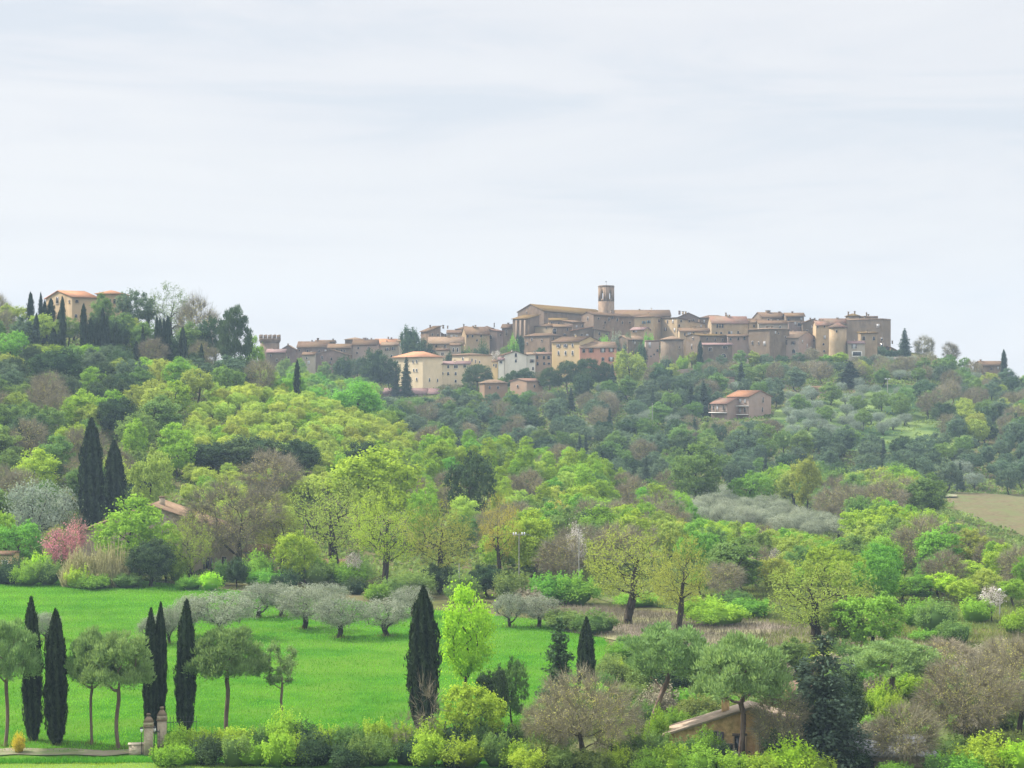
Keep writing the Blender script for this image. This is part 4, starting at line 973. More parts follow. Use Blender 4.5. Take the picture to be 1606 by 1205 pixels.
# --- house with balconies on the slope
def balcony(ys, u0=0., u1=1.):
    def ex(o, La, Lb, He, d):
        for py in ys:
            z = zpix(py, d)-o.location.z
            mb = MB()
            mb.box(-1.3, -.004, .1, Lb-.1, z-.12, z+.1, M['framew'])
            bl = mb.build('balcony', o)
            rl = MB()
            rl.box(-1.28, -1.22, .1, Lb-.1, z+.95, z+1.02, M['wood'])
            n = int(Lb/.35)
            for i in range(n+1): rl.box(-1.27, -1.23, .12+i*(Lb-.3)/n, .18+i*(Lb-.3)/n, z+.1, z+.95, M['wood'])
            for i in range(3): rl.box(-1.29, -1.21, .1+i*(Lb-.3)/2, .22+i*(Lb-.3)/2, z+.1, z+2.5, M['wood'])
            rl.build('railing', bl)
    return ex
B('brown house with two timber balconies and orange roof on the slope', 1174.5, 612, 622.5, 670, xr=1209.5, xl=1141, th=44, roof='gy', rise=9, wall='rose', tile='orange', over=.5, extra=balcony((637, 650.5)), wins=[('b', 1146, 629, 4, 6, 'g'), ('b', 1153, 629, 4, 6, 'w'), ('b', 1161, 629, 3.4, 6, 'w'), ('b', 1168.5, 629, 3.4, 6, 'w'), ('b', 1152, 643.5, 3.4, 7), ('b', 1161, 643.5, 4, 7, 'w'), ('b', 1168.5, 643.5, 3.4, 7), ('a', 1196.5, 627.5, 2.6, 8), ('a', 1195.5, 642.5, 2.6, 7)], lm='the balcony house')
B('lower wing with timber balcony left of the balcony house', 1140.5, 611, 633.5, 670, xr=1143, xl=1115, th=44, La=9, roof='gy', rise=8, wall='rose', tile='red', extra=balcony((647.5,)), wins=[('b', 1119, 640.5, 3, 7), ('b', 1125, 640.5, 3, 7, 'w'), ('b', 1135.5, 640, 5, 8)])
B('small flat roofed pink brick building among slope trees', 1137, 668, 592, 606, xr=1152, roof='flat', wall='rose', tile='grey', Lb=5, found=2, name='outbuilding', cat='outbuilding')
B('tiny brown roofed hut above the slope olive trees', 1277, 655, 611, 622, xr=1303, roof='sy', rise=4, wall='rose', tile='tile', Lb=5, name='hut', cat='hut')
# --- villa on the left hill
B('stone villa with orange roof on the wooded left hilltop', 113, 524, 466, 512, xr=152, xl=72, th=38, roof='gx', rise=11, wall='tan', tile='orange', over=.6, wins=[('b', 90, 471.5, 8, 10, 'p'), ('b', 109, 473, 3.6, 4), ('a', 120.5, 473, 5, 4.4), ('a', 119, 496, 4, 5), ('b', 93, 493, 4, 4)], name='villa', cat='villa', lm='the hilltop villa')
B('right wing of the hilltop villa under low hipped orange roof', 152, 536, 461.5, 512, xr=189, roof='hip', rise=7, wall='tan', tile='orange', over=.6, Lb=12, wins=[('a', 172, 473, 4, 7), ('a', 180, 473, 4, 7)])
B('small lean-to at the left foot of the hilltop villa', 59, 520, 496, 512, xr=72, roof='sx+', rise=7, wall='pale', tile='pink', Lb=5, name='outbuilding', cat='outbuilding')
B('pale gabled outbuilding right of the hilltop villa', 168, 515, 501, 512, xr=181, roof='gy', rise=5, wall='tan', tile='tile', Lb=7, name='outbuilding', cat='outbuilding')
# ------------------------------------------------------------------ towers, walls and special buildings
def arch_panel(mb, w, z0, z1, oc, ow, os_, ot, th, m, place):
    """Wall panel w wide from z0 to z1, thickness th, with an arched opening centred at oc, sill os_, top ot; place maps (x, y, z)."""
    a = ow/2; zs = ot-a
    def bx(x0, x1, a0, a1):
        v = [place(*p) for p in ((x0, 0, a0), (x1, 0, a0), (x1, th, a0), (x0, th, a0), (x0, 0, a1), (x1, 0, a1), (x1, th, a1), (x0, th, a1))]
        mb.add(v, [(0,3,2,1),(4,5,6,7),(0,1,5,4),(1,2,6,5),(2,3,7,6),(3,0,4,7)], m)
    bx(0, oc-a, z0, z1); bx(oc+a, w, z0, z1); bx(oc-a, oc+a, z0, os_)
    n = 8
    xs = [oc-a+2*a*i/n for i in range(n+1)]
    zz = [zs+math.sqrt(max(0, a*a-(x-oc)**2)) for x in xs]
    for i in range(n):
        v = [place(*p) for p in ((xs[i], 0, zz[i]), (xs[i+1], 0, zz[i+1]), (xs[i+1], th, zz[i+1]), (xs[i], th, zz[i]), (xs[i], 0, z1), (xs[i+1], 0, z1), (xs[i+1], th, z1), (xs[i], th, z1))]
        mb.add(v, [(0,3,2,1),(4,5,6,7),(0,1,5,4),(1,2,6,5),(2,3,7,6),(3,0,4,7)], m)
def bell_tower():
    d = 800.; th = math.radians(43); xc = 951.0
    x, y = at(xc, d); z0 = zpix(512, d)
    o = empty('bell_tower', (x, y, z0), th); tag(o, 'square brown stone bell tower with arched belfry openings on the skyline', 'bell tower')
    k = d/F; L = 12.2*k/math.cos(th); Lb = 13.0*k/math.sin(th); L = Lb = (L+Lb)/2
    H = (512-447.3)*k; t = .7
    z1 = (512-472.5)*k
    w = MB(); wm = WM['brown']
    w.box(0, L, 0, L, -6, z1, wm)
    osl, ot = z1+1.1, (512-458.2)*k
    for side in range(4):
        c, s = [(1, 0), (0, 1), (-1, 0), (0, -1)][side]
        org = [(0, 0), (L, 0), (L, L), (0, L)][side]
        pl = lambda a, b, z, c=c, s=s, org=org: (org[0]+c*a-s*b, org[1]+s*a+c*b, z)
        # panels butt: shorten each by the thickness at its far end
        pl2 = lambda a, b, z, pl=pl: pl(a, b, z)
        arch_panel(w, L-t, z1, H-.6, L/2, 1.15, osl, ot, t, wm, pl2)
    w.build('wall', o)
    cp = MB(); cp.box(-.12, L+.12, -.12, L+.12, H-.6, H-.35, WM['grey']); cp.box(.1, L-.1, .1, L-.1, H-.35, H, wm); cp.build('cornice', o)
    bl = MB()
    bl.lathe([(.10, 2.0), (.35, 1.9), (.42, 1.2), (.6, .4), (.72, 0.1), (.66, .1)], M['iron'], 12, L/2, L/2); b_ = bl.build('bell', o); b_.location = (0, 0, z1+1.3)
    bm = MB(); bm.box(.5, L-.5, L/2-.12, L/2+.12, z1+3.35, z1+3.6, M['wood']); bm.build('beam', o)
    ba = MB()
    for q in (L*.28, L*.72):
        ba.box(q-.1, q+.1, -.004, .25, z1-3.4, z1-2.2, M['glass'])
    v = MB(); v.tube((L/2, L/2, H), (L/2, L/2, H+2.0), .05, .03, M['iron'], 6); v.box(L/2-.4, L/2+.25, L/2-.03, L/2+.03, H+1.4, H+1.75, M['iron']); v.build('weather_vane', o)
    LAND.append((951, 468, 'the bell tower'))
bell_tower()
def cren_tower():
    d = 733.; th = math.radians(12); x, y = at(410.5, d); k = d/F; z0 = zpix(575, d)
    o = empty('crenellated_tower', (x, y, z0), th); tag(o, 'square brown tower with battlements at the left end of town', 'tower')
    L = 27*k/math.cos(th); w = MB(); wm = WM['brown']; H = (575-531)*k
    w.box(0, L, 0, L, -6, H-1.6, wm); w.build('wall', o)
    g = MB(); e = .45
    for i in range(3): g.box(-e*(i+1)/3, L+e*(i+1)/3, -e*(i+1)/3, L+e*(i+1)/3, H-1.6+.3*i, H-1.3+.3*i, wm)
    g.box(-e-.05, L+e+.05, -e-.05, L+e+.05, H-.7, H, wm); g.build('corbelling', o)
    W_ = L+2*e
    for side in range(4):
        for i in range(5):
            if side in (1, 3) and i in (0, 4): continue
            m = MB(); a = -e + (W_-.85)*i/4
            if side == 0: m.box(a, a+.85, -e, -e+.45, H, H+1.5, wm)
            elif side == 2: m.box(a, a+.85, L+e-.45, L+e, H, H+1.5, wm)
            elif side == 1: m.box(L+e-.45, L+e, a, a+.85, H, H+1.5, wm)
            else: m.box(-e, -e+.45, a, a+.85, H, H+1.5, wm)
            m.build('merlon', o)
    LAND.append((424, 540, 'the battlemented tower'))
cren_tower()
def round_tower(px, r_px, pt, pb, d, label, lmk, wall, tile, batter=.0, cone=3., wins=()):
    x, y = at(px, d); k = d/F; r = r_px*k; z0 = zpix(pb, d); H = (pb-pt)*k
    o = empty('round_tower', (x, y, z0), 0); tag(o, label, 'tower')
    w = MB(); w.lathe([(r*(1+batter*1.6), -5), (r*(1+batter), 0), (r*(1+batter*.4), H*.3), (r, H*.55), (r, H)], WM[wall], 28); w.build('wall', o, True)
    c = MB(); h = cone*k; c.lathe([(r+.45, H-.08), (r+.5, H+.1), (r*.6, H+h*.55), (.05, H+h)], TM[tile], 28); c.build('roof', o)
    for (dx, py, ww, hh) in wins:
        a = dx*k/r; mb = MB(); win_mesh(mb, ww*k, hh*k, '', M['frame'])
        q = mb.build('window', o); q.location = (r*a, -math.sqrt(1-a*a)*r-.02, zpix(py, d)-z0); q.rotation_euler = (0, 0, math.asin(a))
    LAND.append((px, (pt+pb)/2, lmk))
round_tower(1054, 18, 533, 577, 720, 'broad round stone bastion with battered base and low conical roof', 'the round bastion', 'grey', 'grey', .22, 6, [(10, 545, 2, 3)])
round_tower(1314, 13.6, 514, 566, 718, 'slim round tower with conical red roof beside the castle', 'the round tower', 'tan', 'red', .05, 8, [(-4, 520, 2, 4)])
def wall_run(name, label, pts, h, th, mat, cat='wall', cap=None, lmk=None):
    """Free-standing wall along photo points (px, d), following the ground, h above it."""
    mb = MB(); P = []
    for (p0, d0), (p1, d1) in zip(pts[:-1], pts[1:]):
        for t in np.linspace(0, 1, 6, endpoint=False): P.append(at(p0+(p1-p0)*t, d0+(d1-d0)*t))
    P.append(at(*pts[-1])); P = np.array(P)
    zz = tz(P[:, 0], P[:, 1])
    o0 = P[0]; n = len(P)
    v = []
    for i in range(n):
        a = P[min(i+1, n-1)]-P[max(i-1, 0)]; a /= np.linalg.norm(a); q = np.array([-a[1], a[0]])*th/2
        for s in (-1, 1):
            for z in (zz[i]-2-zz[0], zz[i]+h-zz[0]): v.append((P[i][0]+s*q[0]-o0[0], P[i][1]+s*q[1]-o0[1], z))
    f = []
    for i in range(n-1):
        a, b = i*4, (i+1)*4
        f += [(a, b, b+1, a+1), (a+2, a+3, b+3, b+2), (a+1, b+1, b+3, a+3)]
    f += [(0, 1, 3, 2), ((n-1)*4, (n-1)*4+2, (n-1)*4+3, (n-1)*4+1)]
    mb.add(v, f, mat)
    o = mb.build(name); o.location = (o0[0], o0[1], zz[0]); tag(o, label, cat)
    return o
wall_run('retaining_wall', 'high old retaining wall with ivy under slit windowed house', [(722, 744), (760, 741), (797, 744)], 6.2, 1.0, WM['tan'])
wall_run('retaining_wall', 'pale retaining wall below three windowed tan house', [(1148, 719), (1174, 716)], 2.9, .6, WM['pale'])
wall_run('retaining_wall', 'long stone wall beneath the salmon house and round bastion', [(968, 712), (1010, 708), (1050, 706), (1095, 708)], 2.0, .7, WM['grey'])
wall_run('garden_wall', 'pale stone terrace wall at the left foot of hilltop villa', [(-20, 512), (30, 511), (62, 511)], 2.4, .6, WM['pale'])
wall_run('retaining_wall', 'low pale retaining wall below the castle hedge', [(1376, 724), (1395, 722), (1424, 724)], 1.2, .6, WM['pale'])

# ------------------------------------------------------------------ nearer buildings
def gable_house():   # the stone house at lower right
    d = 155.0; k = d/F
    x, y = at(1050, d); z0 = ground(x, y)-.05
    o = empty('stone_cottage', (x, y, z0), math.radians(-3)); tag(o, 'rubble stone cottage with low gabled tile roof at lower right', 'house')
    Lm = (1184-1050)*k; Lt = (1262-1050)*k; pk = (1178-1050)*k; He = (1195-1153)*k; Hp = (1195-1112)*k; dep = 2.4
    w = MB(); wm = WM['rubble']
    He2 = Hp-(Lt-pk)*(Hp-He)/pk*.8
    fr_ = [(0, -1.5), (Lm, -1.5), (Lm, Hp-(Lm-pk)*.28), (pk, Hp), (0, He)]
    w.add([(p[0], 0, p[1]) for p in fr_], [(0, 1, 2, 3, 4)], wm)
    # right wing stands 1.4 m further forward; its left cheek has sunlight put into its colour
    w.add([(Lm, -1.4, -1.5), (Lt, -1.4, -1.5), (Lt, -1.4, He2), (Lm, -1.4, Hp-(Lm-pk)*.28)], [(0, 1, 2, 3)], wm)
    w.add([(Lm, -1.4, -1.5), (Lm, -1.4, Hp-(Lm-pk)*.28), (Lm, 0, Hp-(Lm-pk)*.28), (Lm, 0, -1.5)], [(0, 1, 2, 3)], WM['yellow'])
    w.add([(0, 0, -1.5), (0, 0, He), (0, dep, He), (0, dep, -1.5)], [(0, 1, 2, 3)], wm)
    w.add([(Lt, -1.4, -1.5), (Lt, dep, -1.5), (Lt, dep, He2), (Lt, -1.4, He2)], [(0, 1, 2, 3)], wm)
    w.add([(0, dep, -1.5), (0, dep, He), (pk, dep, Hp), (Lt, dep, He2), (Lt, dep, -1.5)], [(0, 1, 2, 3, 4)], wm)
    w.build('wall', o)
    r = MB(); tm = TM['paletile']; g = (Hp-He)/pk; O = .55
    r.slab([(-O, -.5, He-g*O+.16), (pk, -.5, Hp+.16), (pk, dep+.4, Hp+.16), (-O, dep+.4, He-g*O+.16)], .15, tm)
    g2 = (Hp-He2)/(Lt-pk)
    r.slab([(pk, -1.9, Hp+.16), (Lt+O, -1.9, He2-g2*O+.16), (Lt+O, dep+.4, He2-g2*O+.16), (pk, dep+.4, Hp+.16)], .15, tm)
    # barrel-tile verge along the gable
    n = 34
    for i in range(n):
        t = i/n; xx = -O+(pk+O)*t; zz = He-g*O+.16+(Hp-He+g*O)*t
        r.tube((xx, -.48, zz+.02), (xx+(pk+O)/n*1.02, -.48, zz+.02+(Hp-He+g*O)/n), .085, .075, tm, 7)
    ro = r.build('roof', o)
    c = MB(); c.box(pk-2.3, pk-1.7, 1.4, 2.0, Hp-1.2, Hp+.5, WM['rubble']); c.box(pk-2.4, pk-1.6, 1.3, 2.1, Hp+.5, Hp+.62, tm); c.build('chimney', ro)
    b = MB(); xx = (1159.5-1050)*k
    b.box(xx-.42, xx+.42, -.03, .1, 0, 2.05, M['glass']); b.box(xx-.55, xx-.42, -.09, .1, 0, 2.05, WM['tan']); b.box(xx+.42, xx+.55, -.09, .1, 0, 2.05, WM['tan']); b.box(xx-.6, xx+.6, -.10, .1, 2.05, 2.25, M['wood']); b.build('door', o)
    b = MB(); win_mesh(b, .85, 1.25, 'g', M['frame']); q = b.build('window', o); q.location = ((1116-1050)*k, -.01, 1.75)
    b = MB(); win_mesh(b, .6, .7, '', M['frame']); q = b.build('window', o); q.location = ((1144-1050)*k, -.01, 1.0)
    b = MB(); win_mesh(b, .8, 1.1, '', M['frame']); q = b.build('window', o); q.location = ((1215-1050)*k, -1.41, 1.9)
    pp = MB(); pp.tube((Lm+.22, -1.50, 0), (Lm+.22, -1.50, Hp-.7), .05, .05, M['wood'], 8); pp.build('drainpipe', o)
    gt = MB(); gt.tube((-O, -.4, He-g*O), (-O, dep+.3, He-g*O), .07, .07, M['wood'], 8); gt.tube((-O, -.3, He-g*O), (.02, -.12, He-.75), .04, .04, M['wood'], 6); gt.build('gutter', o)
    LAND.append((1150, 1150, 'the stone cottage'))
gable_house()
def farmhouse():
    d = 298.0; k = d/F; x, y = at(125, d); z0 = ground(x, y)-.1
    o = empty('farmhouse', (x, y, z0), math.radians(2)); tag(o, 'long stone farmhouse with broad low gable half hidden by trees', 'house')
    zb = (897-590); pk = (237-125)*k; Wd = (362-125)*k; He = (897-836)*k; Hl = (897-832)*k; Hp = (897-792)*k; dep = 12.
    w = MB(); wm = WM['rubblegrey']
    w.add([(0, 0, -2), (Wd, 0, -2), (Wd, 0, He), (pk, 0, Hp), (0, 0, Hl)], [(0, 1, 2, 3, 4)], wm)
    w.add([(0, dep, -2), (0, dep, Hl), (pk, dep, Hp), (Wd, dep, He), (Wd, dep, -2)], [(0, 1, 2, 3, 4)], wm)
    w.add([(0, 0, -2), (0, 0, Hl), (0, dep, Hl), (0, dep, -2)], [(0, 1, 2, 3)], wm); w.add([(Wd, 0, -2), (Wd, dep, -2), (Wd, dep, He), (Wd, 0, He)], [(0, 1, 2, 3)], wm)
    w.build('wall', o)
    r = MB(); tm = TM['grey']; g = (Hp-He)/(Wd-pk); O = .6
    r.slab([(pk, -.55, Hp+.2), (Wd+O, -.55, He-g*O+.2), (Wd+O, dep+.5, He-g*O+.2), (pk, dep+.5, Hp+.2)], .19, tm)
    r.slab([(-O, -.55, Hl-.3+.2), (pk, -.55, Hp+.2), (pk, dep+.5, Hp+.2), (-O, dep+.5, Hl-.3+.2)], .19, tm)
    ro = r.build('roof', o)
    c = MB(); c.box(pk+.6, pk+1.4, 4, 4.8, Hp-.8, Hp+1.0, wm); c.box(pk+.5, pk+1.5, 3.9, 4.9, Hp+1.0, Hp+1.15, tm); c.build('chimney', ro)
    for (px, py, ww, hh, s, nm) in ((290, 880, 9, 13, 'p', 'window'), (350.5, 884, 7, 22, 'p', 'door'), (325, 883, 6, 18, 'g', 'window'), (262, 838, 7, 9, '', 'window'), (300, 850, 6, 9, '', 'window'), (205, 845, 7, 9, '', 'window')):
        b = MB(); win_mesh(b, ww*k, hh*k, s, M['frame']); q = b.build(nm, o); q.location = ((px-125)*k, -.012, (897-py)*k)
    # low arched outhouse on the right
    LAND.append((270, 850, 'the stone farmhouse'))
farmhouse()
B('pale domed outhouse beside the big bare oak', 384, 297, 866, 900, xr=424, roof='gx', rise=8, wall='pale', tile='tile', Lb=6, name='outhouse', cat='outbuilding', wins=[('a', 395, 890, 9, 14, 'ap')])
B('little ochre shed with tiled roof at the left edge', -14, 287, 871, 893, xr=19.5, roof='gx', rise=3, wall='yellow', tile='tile', Lb=4, name='shed', cat='shed', found=1, over=.25, wins=[('a', 8, 885, 8, 11, 'pd'), ('a', -6, 882, 6, 6)], lm='the ochre shed')
B('small cream house with tiled roof glimpsed behind the big oak', 488, 306, 888, 906, xr=560, roof='gx', rise=7, wall='cream', tile='tile', Lb=5, found=1, wins=[('a', 500, 892, 5, 7), ('a', 520, 892, 5, 7), ('a', 545, 895, 6, 12, 'pd')], lm='the small cream house')
B('low stone outbuilding with grey corrugated roof at bottom right', 1346, 151.5, 1186, 1206, xr=1462, roof='sy', rise=7, wall='rubblegrey', tile='metal', Lb=5.5, name='outbuilding', cat='outbuilding', found=1, wins=[('a', 1362, 1200, 16, 14, 'p')])
B('house with reddish roof showing behind the dark cedar', 1240, 182, 1088, 1142, xr=1280, roof='gx', rise=9, wall='rubble', tile='red', Lb=6, found=1, wins=[('a', 1250, 1105, 8, 12), ('a', 1275, 1105, 8, 12)])
# ------------------------------------------------------------------ gate pillars, railings, poles
def pillar(px, d, label, hp):
    x, y = at(px, d); z = ground(x, y); k = d/F
    o = empty('gate_pillar', (x, y, z), math.radians(8)); tag(o, label, 'gate pillar', 'old stone gate pillars')
    s = .37; H = hp*k
    m = MB(); m.box(-s, s, -s, s, -.5, H*.68, WM['rubblegrey']); m.build('shaft', o)
    m = MB(); m.box(-s-.06, s+.06, -s-.06, s+.06, H*.68, H*.71, WM['grey']); m.box(-s-.02, s+.02, -s-.02, s+.02, H*.71, H*.80, WM['rubblegrey'])
    m.add([(-s-.04, -s-.04, H*.80), (s+.04, -s-.04, H*.80), (s+.04, s+.04, H*.80), (-s-.04, s+.04, H*.80), (-.13, -.13, H*.92), (.13, -.13, H*.92), (.13, .13, H*.92), (-.13, .13, H*.92)], [(0, 1, 5, 4), (1, 2, 6, 5), (2, 3, 7, 6), (3, 0, 4, 7), (4, 5, 6, 7), (3, 2, 1, 0)], WM['grey']); m.build('capital', o)
    m = MB(); m.lathe([(.09, H*.92), (.10, H*.935), (.16, H*.95), (.19, H*.972), (.15, H*.992), (.03, H)], WM['grey'], 14); m.build('ball_finial', o, True)
pillar(233, 156.0, 'left stone gate pillar with weathered finial and lamp', 66)
pillar(254, 158.5, 'right stone gate pillar with pale ball finial, by railings', 67)
def gate_bits():
    x, y = at(217, 156.2); z = ground(x, y)
    m = MB(); m.box(-.75, .75, -.3, .3, -.3, .85, WM['rubblegrey']); m.box(-.82, .82, -.36, .36, .85, .95, WM['pale']); o = m.build('low_wall', ); o.location = (x, y, z); o.rotation_euler = (0, 0, .15); tag(o, 'low stone wall end with pale coping beside left gate pillar', 'wall')
    x, y = at(260, 159.5); z = ground(x, y)
    o = empty('iron_railing', (x, y, z), math.radians(10)); tag(o, 'dark iron railing of upright bars right of gate pillars', 'railing')
    m = MB(); m.box(0, 2.6, -.02, .02, .55, .60, M['iron']); m.box(0, 2.6, -.02, .02, 2.0, 2.05, M['iron']); m.build('rail', o)
    for i in range(10):
        m = MB(); xx = .1+i*.27; m.tube((xx, 0, 0), (xx, 0, 2.35), .018, .018, M['iron'], 6); m.lathe([(.001, 2.34), (.04, 2.40), (.004, 2.52)], M['iron'], 6, xx, 0); m.build('bar', o)
    x, y = at(242, 157); z = ground(x, y)
    o = empty('iron_gate', (x, y, z), math.radians(35)); tag(o, 'narrow iron gate standing between the two stone pillars', 'gate')
    m = MB(); m.box(-.4, .5, -.02, .02, .1, .16, M['iron']); m.box(-.4, .5, -.02, .02, 1.7, 1.76, M['iron']); m.build('frame', o)
    for i in range(7): m = MB(); m.tube((-.38+i*.14, 0, .1), (-.38+i*.14, 0, 1.9), .014, .014, M['iron'], 5); m.build('bar', o)
    for px, dd, hh, lab in ((222, 155.6, 41, 'small dark lantern fixed at left of the gate'), (242.3, 156.6, 38, 'small pale lantern between the two gate pillars')):
        x, y = at(px, dd); z = ground(x, y)+hh*dd/F
        o = empty('lantern', (x, y, z)); tag(o, lab, 'lantern')
        m = MB(); m.lathe([(.05, -.2), (.10, -.1), (.13, .08), (.10, .12)], M['porc'], 10); m.build('globe', o)
        m = MB(); m.lathe([(.15, .12), (.12, .18), (.02, .27)], M['iron'], 10); m.tube((.1, 0, -.12), (.42, .15, -.3), .02, .02, M['iron'], 5); m.tube((0, 0, -.2), (0, 0, -2.), .025, .03, M['iron'], 5); m.build('bracket', o)
gate_bits()
def pole(px, pt, pb, label, kind='arm', d=None, r=.13, cat='utility pole', mat='conc'):
    d = d or gd(px, pb); x, y = at(px, d); z = ground(x, y); H = zpix(pt, d)-z
    o = empty('utility_pole', (x, y, z)); tag(o, label, cat)
    m = MB(); m.tube((0, 0, -.4), (0, 0, H), r, r*.65, M[mat], 8); m.build('post', o)
    if kind == 'arm':
        m = MB(); m.box(-.95, .95, -.05, .05, H-.35, H-.24, M['conc']); a = m.build('cross_arm', o)
        for q in (-.8, -.45, .45, .8):
            m = MB(); m.lathe([(.03, H-.24), (.09, H-.16), (.10, H-.04), (.07, H+.05), (.02, H+.07)], M['porc'], 8, q, 0); m.build('insulator', a)
    elif kind == 'cap':
        m = MB(); m.lathe([(.05, H), (.2, H+.05), (.22, H+.3), (.05, H+.4)], M['porc'], 8); m.build('insulator', o)
    return (x, y, z+H)
p1 = pole(814, 836, 906, 'tall pale pole with white insulators on a cross arm', 'arm', d=278, r=.085)
p2 = pole(908, 822, 945, 'plain pale concrete pole right of insulator pole', 'none', r=.08)
p3 = pole(1568, 928, 968, 'short pole with white cap at the right edge', 'cap', r=.1)
p4 = pole(478, 822, 902, 'grey wooden pole left of the big oak', 'none', d=285, r=.13, mat='wood')
p5 = pole(1392, 594, 645, 'thin pole with white insulators on the slope below castle', 'arm', d=655, r=.16)
p6 = pole(1510, 578, 606, 'thin pole with white insulators on the right hillside', 'arm', d=690, r=.16)
p7 = pole(1023, 632, 668, 'thin pale pole in the wood below the salmon house', 'none', d=600)
p8 = pole(720, 884, 935, 'low pale pole between budding tree and olives', 'none', d=262, r=.1)
def wire(a, b, sag, label):
    m = MB(); a = np.array(a); b = np.array(b); P = [a+(b-a)*t-np.array([0, 0, 4*sag*t*(1-t)]) for t in np.linspace(0, 1, 17)]
    for i in range(16): m.tube(P[i]-a, P[i+1]-a, .022, .022, M['iron'], 4)
    o = m.build('overhead_wire'); o.location = a; tag(o, label, 'wire')
wire((p1[0]-.8, p1[1], p1[2]), (p4[0], p4[1], p4[2]-1.0), 1.6, 'thin wire from insulator pole leftwards to the wooden pole')
wire((p1[0]+.8, p1[1], p1[2]), (at(1130, 240)[0], 240, ground(*at(1130, 240))+7), 1.6, 'thin wire from insulator pole rightwards past concrete pole')
x_, y_ = at(1157, gd(1157, 945)); m = MB(); m.tube((0, 0, 0), (0, 0, 1.2), .04, .04, M['wood'], 6); o = m.build('marker_post'); o.location = (x_, y_, ground(x_, y_)); tag(o, 'tiny post with red plate in the meadow', 'marker post')
m = MB(); m.box(-.25, .25, -.03, .0, .85, 1.25, flatmat('red_plate', (.5, .03, .02))); m.build('plate', o)
# ------------------------------------------------------------------ plants that stand out one by one
def T(kind, px, top, base, w, label=None, name=None, cat='tree', **k):
    nm = name or {'cypress': 'cypress_tree', 'cypressbent': 'cypress_tree', 'cypressfar': 'cypress_tree', 'umbrella': 'umbrella_pine', 'umbrellalean': 'umbrella_pine', 'umbrellafar': 'umbrella_pine',
      'oak': 'oak_tree', 'bareoak': 'bare_oak_tree', 'broad': 'broadleaf_tree', 'broadlow': 'broadleaf_tree', 'bare': 'bare_tree', 'sapling': 'bare_tree', 'holm': 'holm_oak', 'olive': 'olive_tree', 'poplar': 'poplar_tree',
      'willow': 'willow_tree', 'blossom': 'blossom_tree', 'fir': 'fir_tree', 'cedar': 'cedar_tree', 'scruffy': 'juniper_tree', 'youngpine': 'young_pine', 'shrub': 'shrub', 'reeds': 'reed_clump'}[kind]
    if kind in ('shrub', 'reeds'): cat = {'shrub': 'shrub', 'reeds': 'reeds'}[kind]
    return plant(kind, nm, cat, px, base, top, w, label=label, **k)
# foreground row
T('cypress', 52, 940, 1164, 29, 'dark cypress with thin pointed top, leftmost of the foreground row', var=0, lm='the leftmost foreground cypress')
T('cypress', 88, 959, 1170, 34, 'broad dark cypress by the track, second in the foreground row', var=1, lm='the second foreground cypress')
T('cypress', 236, 957, 1152, 23, 'slender cypress behind the left gate pillar', var=2)
T('cypress', 248.5, 949, 1150, 22, 'slender cypress behind the right gate pillar, the taller twin', var=0)
T('cypress', 290, 944, 1152, 30, 'thick dark cypress between gate railing and umbrella pine', var=1, lm='the cypress by the railing')
T('cypressbent', 664, 924, 1148, 46, 'big ragged dark cypress standing alone in front of the green field', var=0, rz=2.2, lm='the lone ragged cypress')
T('umbrella', 8, 966, 1172, 112, 'umbrella pine cut by the left edge', var=0)
T('umbrella', 143, 984, 1169, 86, 'umbrella pine with straight reddish trunk, behind its curved neighbour', var=2)
T('umbrella', 187, 988, 1176, 122, 'umbrella pine with curved grey trunk left of gate', var=1, rz=.4, lm='the curved umbrella pine')
T('umbrella', 357, 979, 1152, 134, 'wide umbrella pine with straight trunk behind the hedge', var=0, rz=2., lm='the wide umbrella pine')
T('youngpine', 441, 998, 1148, 72, 'slim young pine with layered tufts at field edge', lm='the slim young pine')
T('umbrellalean', 1016, 976, 1192, 158, 'tall leaning umbrella pine behind the brown bare tree', rz=.2, d=158, lm='the leaning umbrella pine')
T('umbrella', 1163, 994, 1197, 172, 'large umbrella pine in front of the stone cottage', var=2, d=151.5, rz=1., lm='the cottage umbrella pine')
T('umbrella', 1400, 1003, 1150, 170, 'low spreading umbrella pine behind bare trees at right', var=0, d=178, lm='the low spreading pine')
T('cedar', 1291, 992, 1205, 132, 'dark bluish cedar towering right of the stone cottage', d=152.5, lm='the dark cedar')
T('holm', 1318, 1030, 1195, 96, 'dark evergreen merging with the bluish cedar', d=158)
T('fir', 1262, 1030, 1190, 64, 'greyish conifer on the left of the bluish cedar', d=157)
T('scruffy', 877, 968, 1095, 52, 'ragged dark conifer at the right end of the field', d=176, lm='the ragged conifer')
T('cypress', 914, 986, 1075, 17, 'small black cypress, shorter of a touching pair', var=2, d=186)
T('cypress', 922, 970, 1075, 23, 'small black cypress, taller of a touching pair', var=0, d=185, lm='the small cypress pair')
T('willow', 733, 908, 1086, 112, 'bright lime young willow in front of the field', var=0, d=172, lm='the lime willow')
T('broad', 742, 1056, 1165, 112, 'fresh lime bush-like tree below the willow', mat='lime', d=157, lm='the lime bushy tree')
T('broad', 772, 1030, 1130, 66, 'dark green small tree tucked behind lime bush', mat='dark', d=165)
T('broad', 803, 1018, 1115, 62, 'grey green slim tree right of the lime willow', mat='green', d=168)
T('sapling', 672, 1040, 1152, 62, 'small bare sapling in front of the lone cypress', d=155)
T('sapling', 632, 1100, 1152, 40, 'thin bare sapling left of the lone cypress', d=155)
T('bareoak', 922, 1046, 1206, 188, 'wide brown bare tree full of fine twigs at bottom centre', var=0, d=150.5, lm='the brown bare tree')
T('bareoak', 858, 1095, 1200, 96, 'smaller brown bare tree left of the wide one', var=1, d=153)
T('bare', 1418, 1102, 1212, 118, 'rounded tan bare tree in front of corrugated roof', var=0, d=149, lm='the tan bare tree')
